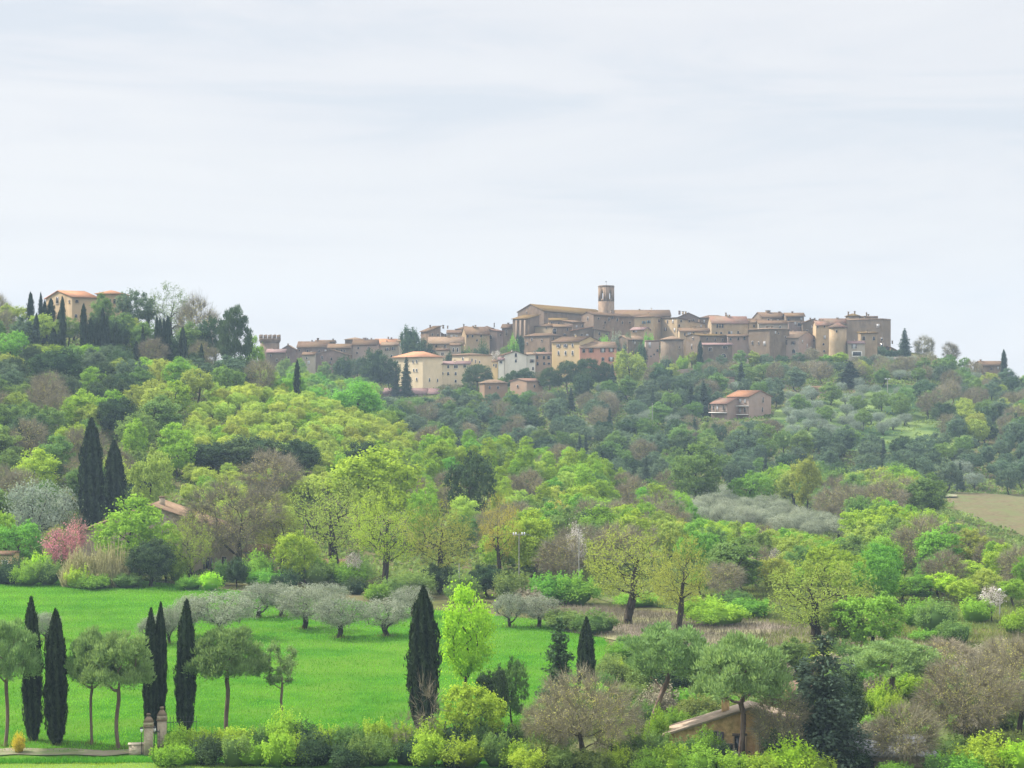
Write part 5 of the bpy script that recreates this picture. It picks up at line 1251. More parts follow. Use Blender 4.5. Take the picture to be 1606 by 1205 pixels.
T('bareoak', 1520, 1026, 1200, 196, 'broad bare tree with greenish twigs at right', var=1, d=156, lm='the broad greenish bare tree')
T('bareoak', 1598, 985, 1195, 170, 'brown bare tree cut by the right edge', var=0, d=165)
T('broad', 1366, 916, 1016, 132, 'round fresh green tree beside the spreading oak', mat='bright', d=212, lm='the round green tree')
T('broad', 1320, 930, 1010, 80, 'mid green tree between oak and round green tree', mat='green', d=214)
# oaks and trees of the middle belt
T('oak', 985, 818, 980, 170, 'spreading oak with forked black limbs and olive leaves', var=0, rz=.3, lm='the forked oak')
T('oak', 1064, 826, 995, 118, 'taller narrow oak right of the forked oak', var=1, lm='the narrow oak')
T('oak', 1283, 866, 1012, 215, 'widest oak with open olive-yellow crown at right', var=2, d=217, lm='the widest oak')
T('oak', 527, 735, 908, 186, 'great oak with dark spreading limbs above the olives', var=3, lm='the great oak')
T('oak', 603, 758, 925, 128, 'leafy oak just right of the great oak', var=0, mat='lime', lm='the leafy oak')
T('oak', 690, 778, 930, 142, 'budding oak with slanting limbs and ivied trunk', var=1, rz=1.2, lm='the slanting oak')
T('bareoak', 368, 748, 906, 186, 'big half bare oak in front of the farmhouse', var=0, lm='the half bare oak')
T('oak', 440, 790, 908, 90, 'slim budding tree between half bare and great oaks', var=2)
T('oak', 785, 768, 905, 76, 'slim tree with rust tinted crown', var=3, mat='rust', d=288, lm='the rust tinted tree')
T('broad', 832, 800, 915, 84, 'lime green tree behind the insulator pole', d=290, mat='lime', lm='the lime tree by the pole')
T('broad', 205, 772, 890, 128, 'bright yellow green tree in front of farmhouse gable', mat='lime', d=288, var=1, lm='the yellow green farmhouse tree')
T('olive', 60, 748, 862, 124, 'large silvery olive left of the twin tall cypresses', mat='farsilver', d=310, lm='the large olive')
T('broad', 28, 806, 892, 96, 'light green tree at the left edge above shed', mat='bright', d=294)
T('broad', 1, 792, 890, 60, 'yellow green tree cut by the left edge', mat='lime', d=297)
T('cypress', 142, 659, 826, 37, 'tallest black cypress behind the farmhouse, left of two', var=1, d=316, lm='the tall black cypress')
T('cypress', 181, 693, 822, 31, 'second black cypress behind the farmhouse, shorter', var=2, d=320)
T('blossom', 92, 822, 880, 62, 'low pink flowering tree left of the reeds', mat='pink', d=290, lm='the pink flowering tree')
T('blossom', 118, 806, 870, 50, 'taller pink flowering tree below the black cypress', mat='pink', d=293)
for i, (px, tp, w) in enumerate(((122, 846, 50), (150, 842, 56), (178, 838, 56))):
    T('reeds', px, tp, 911, w, ['pale reed clump nearest the pink flowering tree', 'middle clump of pale reeds beside the field', 'tallest reed clump beside the dark holly bush'][i], group='reed clumps at the top of the field', d=281)
T('holm', 236, 836, 913, 96, 'dark glossy bush at the top edge of the field', d=280, lm='the dark glossy bush')
T('holm', 372, 868, 915, 40, 'dark ivied stump of the half bare oak', d=279)
T('holm', 690, 878, 932, 70, 'dark ivy mass round the slanting oak', d=272)
T('holm', 765, 880, 930, 74, 'dark ivy covered thicket left of insulator pole', d=268, lm='the ivy thicket')
T('bare', 880, 838, 925, 84, 'brown bare tree between the two pale poles', d=280)
T('blossom', 905, 812, 912, 44, 'slim white blossoming tree beside concrete pole', d=284, lm='the slim blossom tree')
T('blossom', 555, 862, 915, 30, 'white blossoming tree behind the great oak', d=283)
T('blossom', 1216, 856, 925, 26, 'white blossoming tree left of the widest oak', d=290)
T('blossom', 1186, 862, 935, 34, 'pale blossoming tree between narrow and widest oaks', d=285)
T('blossom', 1556, 915, 975, 44, 'whitish blossoming tree by the short pole', d=240)
T('blossom', 945, 826, 905, 30, 'faint white blossoming tree left of forked oak', d=300)
# olives along the field
for px, tp, bs, w, lb in ((350, 926, 1002, 104, 'big grey olive behind the wide umbrella pine'), (405, 914, 970, 74, 'olive with two dark stems right of the big grey one'), (300, 932, 1000, 60, 'olive at the left end of the row'),
        (440, 912, 968, 60, 'pale olive behind the row, fourth from left'), (478, 916, 988, 92, 'broad olive in the middle of the row'), (532, 932, 1002, 86, 'olive with V forked trunk, nearest the camera'), (512, 912, 960, 70, 'pale olive behind the V forked olive'),
        (607, 938, 999, 92, 'separate olive with splayed stems right of the V forked one'), (645, 918, 968, 66, 'olive just left of the lone cypress top'), (243, 966, 1012, 56, 'small olive between the twin cypresses'),
        (72, 958, 1006, 48, 'small leaning olive between the first two cypresses'), (800, 930, 985, 56, 'rounded olive at the right end of the field'), (845, 932, 984, 70, 'wide low olive below the concrete pole'), (266, 950, 1010, 46, 'little olive left of the thick cypress')):
    T('olive', px, tp-2, bs, w*1.14, lb, group='olive trees along the green field')
LAND += [(532, 965, 'the V forked olive'), (607, 968, 'the splayed olive'), (845, 958, 'the low olive')]
# wooded slope behind: distinct crowns
T('broad', 588, 690, 800, 190, 'huge bright lime tree behind the great oak', mat='lime', d=332, var=2, lm='the huge lime tree')
T('broad', 662, 760, 830, 60, 'small lime tree right of the huge one', mat='lime', d=322)
for px, tp, bs, w, lb in ((330, 690, 765, 96, 'left of three dark evergreens on the slope'), (400, 678, 748, 112, 'broad middle one of three dark evergreens'), (470, 682, 745, 84, 'right one of three dark evergreens'), (575, 684, 730, 90, 'flat dark evergreen above the huge lime tree')):
    T('holm', px, tp, bs, w, lb, d=372 if px < 500 else 380)
LAND.append((400, 710, 'the three dark evergreens'))
T('bare', 425, 705, 775, 100, 'grey bare tree below the three dark evergreens', d=352)
T('broad', 738, 694, 772, 92, 'dark shadowy tree on the slope right of lime tree', mat='dark', d=352, lm='the dark slope tree')
T('holm', 90, 540, 640, 108, 'large dark holm oak below the hilltop villa', d=445, lm='the large holm oak')
T('holm', 20, 555, 650, 60, 'dark evergreen at the left edge below the villa', d=450)
T('broad', 238, 690, 790, 78, 'olive yellow tree right of the black cypresses', mat='budding', d=332, lm='the olive yellow tree')
T('broadlow', 560, 594, 660, 88, 'dome shaped green tree on the ridge under town', mat='bright', d=462, lm='the dome shaped ridge tree')
T('broad', 1090, 690, 770, 92, 'dark green oak with yellowish top in the valley', mat='green', d=430, lm='the dark valley oak')
T('broad', 1178, 732, 795, 82, 'round lime topped tree by the silvery olive grove', mat='bright', d=430, lm='the round valley tree')
T('cypressfar', 466, 565, 612, 11, 'lone slim cypress on the ridge under town', d=470, lm='the lone ridge cypress')
# hilltop
for px, tp, bs, w, lb in ((48, 459, 505, 13, 'cypress left of the hilltop villa, tall and furthest left'), (64, 460, 500, 9, 'slim cypress against the sky beside the villa'), (57, 492, 552, 11, 'slim cypress below the villa terrace'), (70, 472, 528, 11, 'cypress at the left corner of villa'),
        (80, 469, 512, 16, 'thick cypress before the villa gable'), (98, 466, 532, 12, 'tall cypress in front of the villa gable'), (92, 490, 512, 10, 'short cypress under the big villa window'), (84, 515, 540, 14, 'stubby cypress below the villa'), (131, 477, 548, 13, 'tall cypress in front of the villa corner'),
        (142, 500, 552, 12, 'cypress right of the tall corner one'), (152, 503, 555, 11, 'cypress in the cluster under the villa, middle'), (161, 484, 535, 12, 'pointed cypress below the villa right wing'), (168, 498, 535, 10, 'short cypress beside the pale outbuilding'), (182, 506, 530, 10, 'little cypress right of the pale outbuilding'),
        (214, 535, 558, 9, 'tiny cypress among brown trees'), (224, 512, 568, 7, 'needle thin cypress among the brown trees'), (232, 496, 528, 9, 'slim cypress on the hill crest'), (246, 496, 545, 9, 'first of four clustered cypresses on the crest'), (251, 498, 548, 9, 'second of four clustered cypresses on the crest'), (257, 499, 555, 9, 'third of four clustered cypresses on the crest'),
        (263, 497, 578, 12, 'last and tallest of four clustered cypresses'), (287, 514, 585, 15, 'bold isolated cypress on the left hillside'), (316, 540, 596, 9, 'thin cypress right of the bold isolated one')):
    T('cypressfar', px, tp, bs, w, lb, d=500 if bs < 530 else 488, group='cypresses below the hilltop villa', near=False)
LAND += [(287, 550, 'the bold hillside cypress'), (253, 530, 'the four clustered cypresses')]
T('umbrellafar', 368, 476, 572, 60, 'dark dense umbrella pine at the hill end against the sky', d=500, lm='the hilltop umbrella pine')
T('oak', 264, 437, 545, 92, 'tall airy budding tree rising above the hilltop', d=520, mat='green', lm='the airy hilltop tree')
T('broad', 212, 450, 535, 74, 'dusky leafy tree right of the villa', mat='slope', d=518, lm='the dusky villa tree')
T('broad', 160, 459, 520, 44, 'round green tree in front of the villa', mat='green', d=512)
T('bare', 310, 462, 550, 70, 'budding tree right of the tall airy one', mat='bud', d=514)
T('broad', 300, 505, 575, 60, 'dusky green tree under the budding hilltop tree', mat='green', d=505)
T('broad', 335, 492, 570, 60, 'dusky green tree beside the hilltop umbrella pine', mat='dark', d=506)
T('broad', 398, 522, 580, 44, 'green tree at the foot of battlemented tower', mat='bright', d=512)
T('broad', 20, 470, 525, 60, 'pale budding tree at the left edge of hilltop', mat='budding', d=515)
T('bare', -5, 462, 525, 50, 'bare tree cut by the left edge of hilltop', d=520)
T('olive', 115, 505, 545, 46, 'smoky silver tree under the villa', d=505)
# town trees
T('holm', 644, 505, 572, 38, 'black cedar on the skyline of the town', name='cedar_tree', d=742, lm='the black cedar')
T('holm', 656, 527, 578, 50, 'lower dark tree hugging the black cedar', d=738)
T('holm', 590, 540, 605, 58, 'dark bluish tree left of the cream villa', d=690, lm='the bluish town tree')
T('holm', 538, 554, 592, 40, 'dark tree below the dark gabled house', d=700)
T('broad', 612, 560, 606, 40, 'dusky tree left edge of cream villa', mat='dark', d=694)
T('fir', 621, 574, 608, 14, 'small fir before the cream villa', d=686); T('fir', 637, 560, 608, 22, 'taller fir before the cream villa', d=684)
T('holm', 685, 547, 560, 12, 'small round dark tree above the cream villa', d=716); T('holm', 704, 546, 563, 13, 'round dark tree above the pale yellow house', d=715)
T('umbrellafar', 749, 570, 605, 56, 'umbrella pine before the pale yellow house', d=690, lm='the town umbrella pine')
T('umbrellafar', 806, 580, 612, 32, 'low pine before the white gabled house', d=684); T('umbrellafar', 824, 576, 612, 34, 'low pine right of white gable', d=685)
T('blossom', 779, 547, 575, 24, 'whitish blossoming tree above the white house', d=730)
for px, tp, w, lb in ((862, 575, 40, 'left pine of the dark group under yellow house'), (890, 564, 48, 'second pine of the dark group under yellow house'), (922, 560, 56, 'broadest pine of the dark group under salmon house'), (948, 566, 34, 'right pine of the dark group')):
    T('umbrellafar', px, tp, 625, w, lb, d=676, group='dark pines below the yellow house')
LAND.append((905, 590, 'the dark pine group'))
T('fir', 960, 570, 618, 20, 'pointed fir right of the dark pine group', d=672, lm='the pointed fir')
T('holm', 914, 580, 630, 40, 'dark bluish tree under the pine group', d=664)
T('broad', 987, 541, 625, 62, 'tall pale budding tree left of the round bastion', mat='budding', d=680, lm='the pale budding tree')
T('cypressfar', 1098, 535, 572, 10, 'lone dark cypress in front of thin roofed house', d=712, near=False)
T('fir', 1083, 602, 662, 26, 'left of twin dark firs by the balcony house', d=622); T('fir', 1103, 597, 662, 30, 'right of twin dark firs by the balcony house', d=620)
LAND.append((1093, 630, 'the twin firs'))
T('fir', 1162, 568, 618, 22, 'dark fir above the balcony house', d=662, lm='the dark slope fir')
T('fir', 1333, 566, 632, 46, 'big dark conifer below the castle', d=668, lm='the big dark conifer')
T('fir', 1419, 515, 565, 24, 'open branched fir on the skyline beside castle', d=728)
T('bare', 1449, 526, 572, 34, 'bare tree on the skyline right of the fir', d=728); T('bare', 1491, 536, 578, 30, 'second bare tree on the right skyline', d=728)
T('cypressfar', 1574.5, 549, 580, 10, 'small cypress beside the skyline farmhouse', d=718, near=False)
T('holm', 848, 541, 560, 24, 'dark ivy bush on the stone house under church', d=738); T('holm', 815, 520, 548, 18, 'dark ivy climbing the church apse foot', d=752)
T('shrub', 968, 516, 540, 22, 'grey green bush at the foot of gabled hall', d=742, mat='silver')
for i, (px, w) in enumerate(((1378, 20), (1396, 22), (1414, 22))):
    T('shrub', px, 549, 560, w, ['dark clipped hedge bush nearest the castle', 'middle dark clipped hedge bush by castle', 'last dark clipped hedge bush right of castle'][i], d=727, mat='dark', group='dark clipped hedge beside the castle')
T('fir', 1434, 718, 775, 16, 'dark pointed conifer at the foot of the slope', d=492, lm='the foot of slope conifer')
T('broad', 1265, 705, 780, 60, 'pale budding tree in the valley', mat='budding', d=420)
# bottom hedge and shrubs, one by one
hx = 262
cols = ['green', 'dark', 'lime', 'green', 'green', 'dark', 'lime', 'bright', 'lime', 'green', 'lime', 'lime']
HL = []
while hx < 850:
    for row in (0, 1):
        w = R.uniform(48, 72); dd = 156.5 if row else 151.8
        c = R.choice(cols) if hx > 440 or row else R.choice(['green', 'dark', 'under', 'lime'])
        tp = (R.uniform(1122, 1142) if hx > 420 else R.uniform(1138, 1156)) if row else R.uniform(1146, 1168)
        o = T('shrub', hx+R.uniform(-8, 8)+row*14, tp, 1190, w, d=dd+R.uniform(-.6, .6), mat=c, group='hedge along the bottom of the field')
        HL.append((o, hx, row, c))
    hx += 34
for px, tp, w, c, d in ((1060, 1168, 80, 'lime', 148.2), (1100, 1176, 70, 'bright', 147), (1145, 1182, 66, 'lime', 147), (1240, 1168, 90, 'neon', 147.5), (1275, 1180, 80, 'lime', 146.5), (1195, 1184, 70, 'lime', 146.5), (1020, 1180, 60, 'bright', 148),
        (1105, 1150, 50, 'bright', 151.5), (1128, 1165, 40, 'dark', 151), (1000, 1150, 56, 'green', 152), (1225, 1140, 60, 'green', 153), (1500, 1176, 90, 'bright', 147), (1550, 1160, 90, 'lime', 148), (1600, 1168, 90, 'neon', 147), (1470, 1186, 60, 'green', 147),
        (1030, 1120, 40, 'lime', 156), (980, 1135, 60, 'lime', 158), (1345, 1120, 60, 'bright', 168), (1110, 1090, 90, 'bright', 182), (1060, 1080, 70, 'green', 184)):
    o = T('shrub', px, tp, 1210, w, d=d, mat=c); HL.append((o, px, 2, c))
T('shrub', 30, 1153, 1170, 22, 'small yellow flowering broom beside the track', mat='yellow', d=157, name='broom_bush')
# shrubs at the head of the field and in the right-hand meadow
for px, tp, bs, w, c, d in ((15, 880, 912, 60, 'dark', 284), (45, 884, 914, 50, 'bright', 282), (75, 880, 912, 50, 'green', 283), (60, 862, 905, 40, 'neon', 287), (150, 897, 914, 60, 'bright', 278), (200, 900, 915, 50, 'green', 279), (300, 900, 916, 40, 'bright', 277), (330, 898, 918, 40, 'neon', 276), (420, 890, 915, 60, 'bright', 279), (450, 896, 914, 50, 'dark', 278), (620, 905, 935, 60, 'green', 266), (560, 905, 925, 40, 'dark', 272),
        (865, 900, 936, 90, 'bright', 262), (905, 905, 938, 70, 'bright', 260), (830, 920, 950, 50, 'twig', 255), (890, 958, 988, 80, 'green', 234), (935, 962, 990, 70, 'green', 230), (1082, 978, 1000, 16, 'dark', 226), (1000, 930, 960, 70, 'bright', 258), (1110, 935, 975, 80, 'lime', 245), (1130, 950, 985, 90, 'lime', 238), (1150, 925, 955, 60, 'green', 258), (1180, 940, 975, 80, 'bright', 246), (1440, 935, 985, 70, 'bright', 236), (1470, 945, 1000, 70, 'green', 228), (1500, 975, 1015, 60, 'green', 222), (1530, 940, 980, 60, 'lime', 240), (1460, 985, 1010, 60, 'bright', 224), (1600, 960, 1010, 60, 'lime', 228)):
    o = T('shrub', px, tp, bs, w, d=d, mat=c); HL.append((o, px, 3, c))
for px, tp, w, c, d, kd in ((1440, 900, 60, 'bright', 262, 'poplar'), (1475, 895, 70, 'neon', 262, 'broad'), (1510, 905, 60, 'lime', 256, 'broad'), (1545, 890, 60, 'budding', 262, 'broad'), (1590, 905, 70, 'lime', 256, 'broad'), (1515, 878, 84, 'lime', 275, 'poplar'), (1410, 905, 50, 'lime', 262, 'broad'), (1135, 880, 70, 'bare', 262, 'bare'), (1165, 870, 60, 'lime', 275, 'poplar'), (1100, 890, 50, 'bright', 268, 'broad'), (1235, 880, 60, 'lime', 275, 'broad'), (1590, 1000, 120, None, 200, 'bareoak'), (1480, 1000, 110, None, 195, 'bare'), (1240, 1000, 70, 'green', 196, 'broad'), (1100, 1020, 90, 'green', 190, 'broad')):
    T(kd, px, tp, None, w, d=d, mat=c if c != 'bare' else None)

for px, tp, bs, w, c, d in ((480, 868, 912, 60, 'bright', 288), (520, 880, 912, 50, 'lime', 288), (560, 878, 914, 56, 'green', 287), (285, 870, 912, 46, 'lime', 284), (345, 880, 914, 44, 'green', 283), (405, 872, 914, 56, 'bright', 283), (170, 880, 912, 70, 'green', 283), (120, 884, 912, 46, 'lime', 279), (650, 898, 930, 70, 'green', 268), (720, 900, 935, 60, 'green', 262), (800, 890, 935, 60, 'under', 264), (590, 915, 930, 50, 'bright', 264)):
    o = T('shrub', px, tp, bs, w, d=d, mat=c)
T('oak', 300, 800, 905, 80, 'thin budding tree in front of the farmhouse wall', var=1, d=283)
T('broad', 465, 822, 908, 84, 'light green tree right of the half bare oak', mat='lime', d=284)
T('broad', 260, 815, 905, 66, 'pale green tree before the farmhouse gable', mat='lime', d=285)
T('bare', 1222, 1075, 1196, 92, 'thin bare tree in front of the cottage right wing', d=151)
T('shrub', 1110, 1150, 1206, 54, d=152.6, mat='bright'); T('shrub', 1076, 1166, 1206, 50, d=152, mat='dark'); T('shrub', 1140, 1178, 1206, 44, d=151.5, mat='silver')
T('shrub', 1228, 1140, 1205, 76, d=150.5, mat='dark'); T('shrub', 1075, 1160, 1205, 50, d=151, mat='green')
T('shrub', 500, 876, 914, 70, d=283, mat='green'); T('shrub', 545, 880, 914, 60, d=283, mat='bright')
for i, (px, tp, w, c, d) in enumerate(((850, 1164, 60, 'under', 150.5), (885, 1172, 60, 'green', 149.5), (930, 1176, 66, 'under', 149), (965, 1168, 56, 'lime', 149.5), (1000, 1172, 60, 'under', 149), (1035, 1150, 50, 'green', 153), (870, 1140, 60, 'green', 156), (960, 1120, 70, 'under', 160), (1000, 1100, 70, 'green', 165), (905, 1090, 80, 'under', 168), (1385, 1150, 70, 'dark', 156), (1440, 1140, 80, 'under', 158), (1490, 1150, 80, 'green', 153), (1570, 1140, 90, 'under', 154), (1345, 1176, 40, 'dark', 150.8), (1480, 1190, 60, 'lime', 147.5), (1405, 1196, 60, 'bright', 147), (830, 1176, 60, 'lime', 148.5))):
    T('shrub', px, tp, 1210, w, d=d, mat=c)
# greenery between the houses of the town
for px, tp, bs, w, c, d, kd in ((728, 540, 562, 26, 'green', 738, 'shrub'), (744, 545, 566, 24, 'slope', 736, 'broad'), (758, 540, 560, 22, 'dark', 739, 'shrub'), (792, 540, 562, 22, 'green', 740, 'broad'), (805, 534, 556, 20, 'bright', 742, 'shrub'), (985, 524, 540, 18, 'slope', 738, 'shrub'), (1005, 538, 552, 20, 'dark', 728, 'shrub'), (1018, 526, 536, 20, 'bright', 735, 'shrub'), (1072, 560, 578, 22, 'lime', 712, 'shrub'), (1086, 550, 575, 22, 'budding', 714, 'broad'), (1112, 560, 578, 20, 'green', 712, 'broad'), (1132, 556, 578, 24, 'slope', 711, 'broad'), (1160, 548, 576, 26, 'green', 711, 'broad'), (1182, 550, 576, 24, 'budding', 710, 'broad'), (1202, 553, 576, 26, 'slope', 709, 'broad'), (1226, 554, 578, 26, 'dark', 708, 'broad'), (1252, 552, 578, 26, 'slope', 708, 'broad'), (1272, 545, 576, 28, None, 710, 'bare'), (1296, 556, 580, 28, 'bright', 708, 'broad'), (1318, 552, 580, 30, 'lime', 707, 'broad'), (1352, 558, 582, 26, 'slope', 706, 'broad'), (1376, 556, 576, 26, 'silver', 712, 'shrub'), (690, 556, 575, 20, 'slope', 722, 'broad'), (660, 540, 570, 18, 'dark', 735, 'shrub'), (560, 556, 582, 30, 'slope', 722, 'broad'), (508, 566, 590, 26, 'green', 716, 'broad'), (470, 560, 588, 26, 'bright', 716, 'broad'), (446, 556, 584, 26, 'green', 712, 'broad'), (1046, 556, 580, 22, 'slope', 708, 'shrub'), (948, 530, 545, 20, 'bright', 737, 'shrub'), (1000, 560, 590, 30, 'slope', 700, 'broad'), (1030, 566, 592, 28, 'green', 700, 'broad')):
    nm_ = {'broad': {'green': 'dull_green_tree', 'bright': 'fresh_green_tree', 'budding': 'budding_tree', 'slope': 'dusky_green_tree', 'dark': 'evergreen_tree', 'lime': 'lime_green_tree'}.get(c), 'bare': 'bare_tree', 'shrub': 'shrub'}[kd]
    T(kd, px, tp, bs, w, d=d, mat=c, name=nm_, near=False)
for i, (px, d, h, w, c) in enumerate(((885, 166, 2.2, 3.6, 'green'), (905, 173, 1.8, 3.4, 'under'), (925, 180, 2.2, 3.8, 'bright'), (940, 187, 1.8, 3.4, 'green'), (958, 194, 2.0, 3.6, 'under'), (966, 201, 1.7, 3.4, 'green'), (975, 208, 1.9, 3.6, 'bright'), (985, 215, 1.8, 3.6, 'green'), (990, 196, 2.2, 3.8, 'lime'), (1010, 188, 2.4, 4, 'green'), (1000, 180, 2., 4, 'under'), (1030, 196, 2.2, 4, 'green'), (1020, 206, 1.8, 3.6, 'bright'), (1045, 186, 2.6, 4, 'dark'), (1065, 176, 2.4, 4, 'bright'), (1085, 190, 2.2, 4, 'green'), (1095, 172, 2.2, 3.8, 'under'), (1055, 168, 1.6, 3.2, 'bright'), (1120, 168, 1.6, 3.4, 'green'), (1150, 172, 1.8, 3.4, 'under'))):
    x, y = at(px, d); T('shrub', px, HY-(ground(x, y)+h-CZ)*F/d, None, w*F/d, d=d, mat=c)
rs = random.Random(5)
for i in range(110):      # scrub of the right-hand meadow
    d = rs.uniform(160, 208); px = rs.uniform(1035 if d > 172 else 1250, 1660)
    x, y = at(px, d)
    if any((p['x']-x)**2+(p['y']-y)**2 < 2.2**2 for p in PLANTS) or (1180 < px < 1310 and 176 < d < 190): continue
    z = ground(x, y); h = rs.uniform(1.4, 3.0)
    T('shrub', px, HY-(z+h-CZ)*F/d, None, rs.uniform(2.4, 4.6)*F/d, d=d, mat=rs.choice(['lime', 'bright', 'green', 'green', 'under', 'twig']))
# ------------------------------------------------------------------ woods: every tree its own object
KIND = {'lime': ('broad', 'lime'), 'bright': ('broad', 'bright'), 'green': ('broad', 'green'), 'budding': ('broad', 'budding'), 'dark': ('holm', None), 'bare': ('bare', None), 'silver': ('olive', None), 'farsilver': ('olive', 'farsilver'), 'poplar': ('poplar', 'lime'), 'poplarb': ('poplar', 'bright'), 'limelow': ('broadlow', 'lime'), 'neon': ('broad', 'neon'), 'rust': ('broad', 'rust'), 'blos': ('blossom', None), 'firk': ('fir', None), 'scrub': ('broadlow', 'scrub'), 'scrubup': ('broad', 'scrub'), 'sage': ('broadlow', 'slope'), 'slope': ('broad', 'slope')}
def inpoly(x, y, P):
    c = False; n = len(P)
    for i in range(n):
        x0, y0 = P[i]; x1, y1 = P[(i+1) % n]
        if (y0 > y) != (y1 > y) and x < (x1-x0)*(y-y0)/(y1-y0)+x0: c = not c
    return c
placed = [(p['x'], p['y'], p['w']*p['d']/F*.5) for p in PLANTS]
def free(x, y, r):
    for (X0, Y0, La, Lb, th) in BOX:
        dx, dy = x-X0, y-Y0; a = dx*math.cos(th)+dy*math.sin(th); b = -dx*math.sin(th)+dy*math.cos(th)
        if -r < a < La+r and -r-.6*r < b < Lb+r: return False
    for (X, Y, q) in placed:
        if (X-x)**2+(Y-y)**2 < (.62*(q+r))**2: return False
    return True
def visible(x, y, ztop):
    t = np.linspace(.25, .985, 60); xs, ys = x*t, y*t
    return bool(np.all(tz(xs, ys) < CZ+(ztop-CZ)*t + .3))
COUNT = {}
SHOW = [(72, 500, 190, 538, 492), (216, 500, 298, 560, 482), (1110, 612, 1213, 658, 608), (614, 552, 697, 606, 680), (690, 556, 740, 602, 690), (780, 552, 842, 588, 690), (864, 534, 970, 566, 690), (752, 594, 852, 612, 660), (1326, 496, 1398, 558, 714), (600, 606, 690, 622, 686), (1012, 500, 1330, 566, 716), (430, 530, 590, 572, 735), (676, 520, 800, 560, 740)]
CAPX = [850, 960, 1080, 1200, 1320, 1345, 1420, 1500, 1606, 1700]; CAPY = [0, 780, 806, 822, 842, 775, 782, 815, 868, 880]
def wood(poly, spacing, hr, mix, aspect=(.85, 1.15), rr=.5, hmax=None, seed=0, cap=False):
    """Scatter trees over a ground patch given as (px, d) corners."""
    rnd = random.Random(seed+31)
    P = [at(*p) for p in poly]
    x0, x1 = min(p[0] for p in P), max(p[0] for p in P); y0, y1 = min(p[1] for p in P), max(p[1] for p in P)
    y = y0; row = 0
    names = [m for m, _ in mix]; wts = [w for _, w in mix]
    while y < y1:
        x = x0 + (row % 2)*spacing*.5
        while x < x1:
            X, Y = x+rnd.uniform(-.4, .4)*spacing, y+rnd.uniform(-.4, .4)*spacing
            x += spacing
            if not inpoly(X, Y, P): continue
            px = CXP+X/Y*F
            if px < -70 or px > 1680: continue
            # kinds gather in patches
            g = math.sin(X*.055+seed)*math.sin(Y*.06+seed*2)+.5*math.sin(X*.13+Y*.11)
            k = names[min(len(names)-1, int(max(0, min(.999, rnd.random()*.62+.38*(g*.4+.5)))*len(names)))] if rnd.random() < .45 else rnd.choices(names, wts)[0]
            H = rnd.uniform(*hr); kind, mat = KIND[k]
            if k.startswith('poplar'): H *= 1.12
            if 'silver' in k: H *= .62
            if k in ('limelow', 'sage'): H *= .75
            w0, h0 = PROTO[kind][0][2:4]
            if cap:      # trees in the dip stay low enough to show the grove and the ploughed field behind
                H = min(H, zpix(np.interp(px, CAPX, CAPY), Y)-ground(X, Y))
                if H < 2.5: continue
            Wm = H*w0/h0*rnd.uniform(*aspect)
            if not free(X, Y, Wm*rr): continue
            z = ground(X, Y)
            hw = Wm*.5*F/Y; tpy = HY-(z+H-CZ)*F/Y; bad = False
            for (a0, b0, a1, b1, dd) in SHOW:      # facades the photo shows clear of trees
                if Y < dd and px+hw*.8 > a0 and px-hw*.8 < a1 and tpy < b1:
                    H = min(H, zpix(b1, Y)-z); bad = H < 2.2
                    if bad: break
            if bad: continue
            if not visible(X, Y, z+H): continue
            placed.append((X, Y, Wm*.5))
            py_top = HY-(z+H-CZ)*F/Y
            nm = {'dark': 'holm_oak', 'bare': 'bare_tree', 'silver': 'olive_tree', 'farsilver': 'olive_tree', 'firk': 'fir_tree', 'blos': 'blossom_tree'}.get(k, 'poplar_tree' if kind == 'poplar' else {'budding': 'budding_tree', 'bright': 'fresh_green_tree', 'green': 'dull_green_tree', 'slope': 'dusky_green_tree', 'sage': 'low_dusky_tree', 'scrub': 'scrub_tree', 'scrubup': 'scrub_tree', 'rust': 'budding_tree'}.get(k, 'lime_green_tree'))  # broadleaf trees told apart by leaf colour alone, species unknown
            COUNT[k] = COUNT.get(k, 0)+1
            plant(kind, nm, 'tree', px, None, py_top, Wm*F/Y, d=Y, mat=mat, near=False)
        y += spacing*.87; row += 1
wood([(1085, 385), (1130, 372), (1315, 352), (1320, 372), (1225, 430), (1150, 470), (1070, 470), (1060, 430)], 5.2, (6.6, 8), [('silver', 1)], seed=1)
wood([(1225, 575), (1300, 572), (1420, 590), (1440, 640), (1380, 668), (1235, 650)], 8.2, (6.6, 8.4), [('farsilver', 8), ('green', 1)], seed=2)
wood([(1375, 680), (1560, 668), (1540, 716), (1380, 716)], 6.4, (5, 7.5), [('farsilver', 6), ('bare', 2), ('green', 1)], seed=3)
# hill under the villa
wood([(-70, 415), (180, 425), (330, 430), (420, 470), (390, 520), (200, 512), (-70, 500)], 7.6, (7, 10), [('bright', 3), ('green', 3), ('bare', 3), ('dark', 4), ('slope', 3), ('budding', 2), ('lime', 2)], seed=4)
wood([(-70, 318), (60, 318), (260, 330), (300, 425), (170, 432), (-70, 432)], 7.8, (7, 10), [('lime', 5), ('bare', 2), ('green', 5), ('dark', 2), ('budding', 3), ('poplar', 3)], seed=5)
wood([(300, 425), (290, 330), (460, 326), (640, 395), (660, 440), (600, 470), (440, 480), (360, 470)], 4.7, (3.8, 5.2), [('scrub', 7), ('scrubup', 4), ('limelow', 2), ('budding', 1)], seed=6)
wood([(430, 326), (640, 318), (760, 330), (960, 370), (980, 440), (900, 450), (780, 450), (640, 440), (640, 395)], 6.0, (5.2, 8), [('scrubup', 5), ('lime', 3), ('poplar', 6), ('bare', 1), ('green', 2), ('bright', 2)], seed=7)
wood([(640, 322), (760, 300), (1000, 300), (1010, 372), (960, 380)], 7.6, (7, 10.5), [('bright', 5), ('green', 3), ('poplarb', 3), ('lime', 3), ('bare', 2), ('dark', 1), ('rust', 1)], seed=8)
